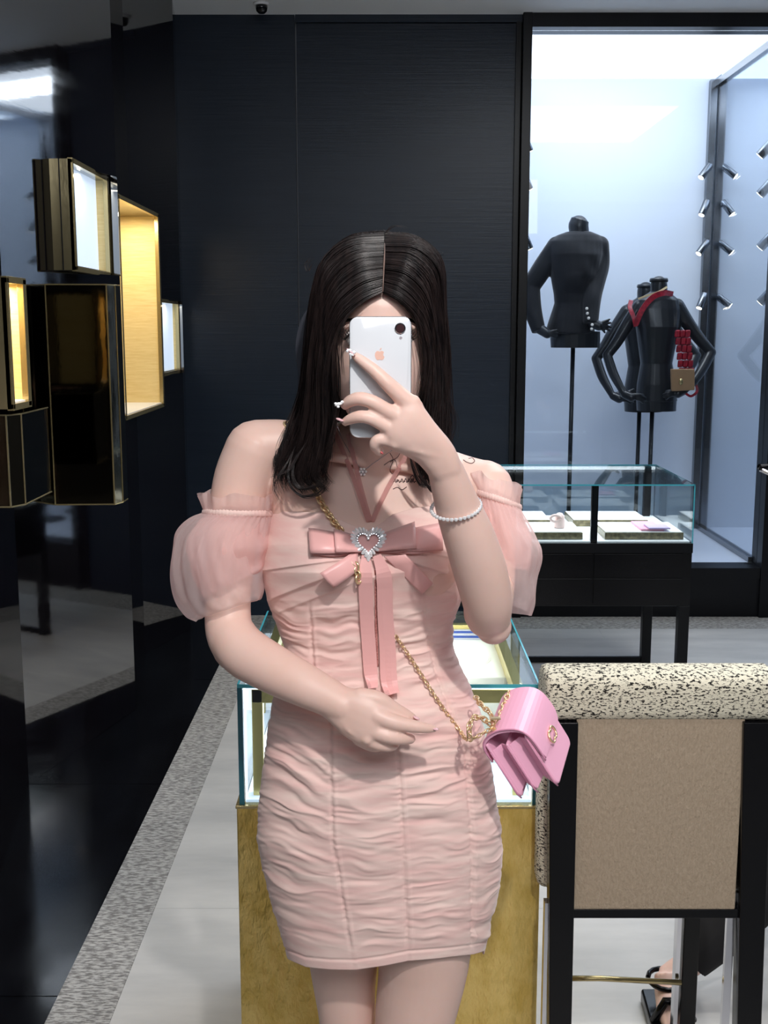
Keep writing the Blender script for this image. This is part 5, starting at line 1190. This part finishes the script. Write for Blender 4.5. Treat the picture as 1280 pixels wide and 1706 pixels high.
chain('chain_strap', dz([(657, 1056), (680, 1090), (706, 1130), (736, 1176), (765, 1215)], .005)+[P(782, 1232, 1.52), c1], bg, .0042)
c2 = bp(.95, .4, -.15)
chain('chain_strap', [c2, P(826, 1208, 1.53), P(818, 1190, 1.53), P(800, 1172, 1.55), P(792, 1160, 1.57)], bg, .006, .0013, .0078)
chain('chain_strap', [P(784, 1238, 1.50), P(782, 1212, 1.50), P(790, 1196, 1.51), P(806, 1198, 1.52), P(822, 1212, 1.52)], bg, .0065, .0014, .0085)
b = MB(); 
for d in (-.008, .008): b.box(c1.x-.007, c1.x+.007, c1.y-.004, c1.y+.004, c1.z+d-.0012+.004, c1.z+d+.0012+.004)
b.tube([c1+Vector((-.006, 0, -.004)), c1+Vector((.006, 0, .012))], .001, 6); b.build('strap_hardware', M_goldch, bg)

# ---------------------------------------------------------------- seated visitor: only foot and trouser leg reach the frame
vs = thing('person.001', 'seated visitor in black trousers whose sandalled foot shows behind the chair legs', 'person', (1.1, 2.62, 0))
M_trou = mat('black_trousers', (16, 16, 20), .8); ft = PF(1112, 1694)
b = MB()
b.tube([(ft.x, ft.y+.02, .1), (ft.x+.0, ft.y, .07), (ft.x-.01, ft.y-.06, .045), (ft.x-.015, ft.y-.11, .035)], [.03, .033, .03, .018], 14, up=(1, 0, 0)); b.tube([(ft.x, ft.y+.025, .08), (ft.x+.10, ft.y+.045, .14)], [.03, .034], 14); link_mesh('foot', remesh(b, 'foot', .005, 4), M_skin, vs); b = MB()
x2, y2 = ft.x+.55, ft.y+.25
b.tube([(x2, y2, 1.02), (x2, y2, 1.12)], .045, 14); b.ball((x2-.01, y2-.02, 1.2), .075, .09, .11, n=20)
b.tube([(x2-.16, y2, .92), (x2-.2, y2-.1, .72), (x2-.15, y2-.25, .58)], [.045, .038, .03], 14)
b.tube([(x2+.16, y2, .92), (x2+.2, y2-.1, .72), (x2+.1, y2-.25, .58)], [.045, .038, .03], 14); b.tube([(x2-.16, y2, .92), (x2+.16, y2, .92)], .06, 14)
link_mesh('body', remesh(b, 'body', .006, 4), M_skin, vs)
b = MB(); b.tube([(ft.x+.06, ft.y+.05, .115), (ft.x+.14, ft.y+.06, .19), (ft.x+.27, ft.y+.07, .34), (ft.x+.37, ft.y+.12, .47), (x2-.06, y2, .5)], [.05, .062, .075, .085, .1], 18)
b.tube([(x2-.02, y2-.42, .1), (x2+.05, y2-.38, .46), (x2+.08, y2, .5)], [.06, .08, .1], 18); b.tube([(x2, y2, .42), (x2, y2, .6), (x2, y2+.0, .8), (x2, y2, .98)], [.15, .16, .15, .1], 24, flat=.75)
link_mesh('clothes', remesh(b, 'clothes', .007, 4), M_trou, vs)
def sandal(fx, fy):
    s = MB(); s.prism([(fx-.045, fy+.06, .002), (fx+.045, fy+.06, .002), (fx+.045, fy-.1, .002), (fx+.02, fy-.16, .002), (fx-.03, fy-.16, .002), (fx-.055, fy-.1, .002)], (0, 0, .034)); s.build('sandal_sole', M_blackgloss, vs, bevel=.006)
    MB().tube([(fx-.045, fy-.07, .036), (fx-.02, fy-.07, .085), (fx+.02, fy-.07, .085), (fx+.045, fy-.07, .036)], .010, 8).build('sandal_strap', M_blackgloss, vs, smooth=True)
    MB().tube([(fx+.04*math.cos(a), fy+.01+.045*math.sin(a), .09) for a in np.linspace(0, 2*PI, 16)], .006, 8).build('sandal_strap', M_blackgloss, vs, smooth=True)
sandal(ft.x-.005, ft.y); sandal(x2-.02, y2-.42)
st = thing('stool', 'low black stool carrying the seated visitor beyond the right edge', 'stool', (x2, y2, 0))
MB().lathe((x2, y2, .30), [(0, 0), (.19, 0), (.2, .03), (.19, .09), (0, .1)], 28).build('seat', M_black, st, smooth=True)
for q in range(4): MB().tube([(x2+.13*math.cos(q*PI/2+.7), y2+.13*math.sin(q*PI/2+.7), .31), (x2+.16*math.cos(q*PI/2+.7), y2+.16*math.sin(q*PI/2+.7), .002)], .014, 8).build('leg', M_black, st)
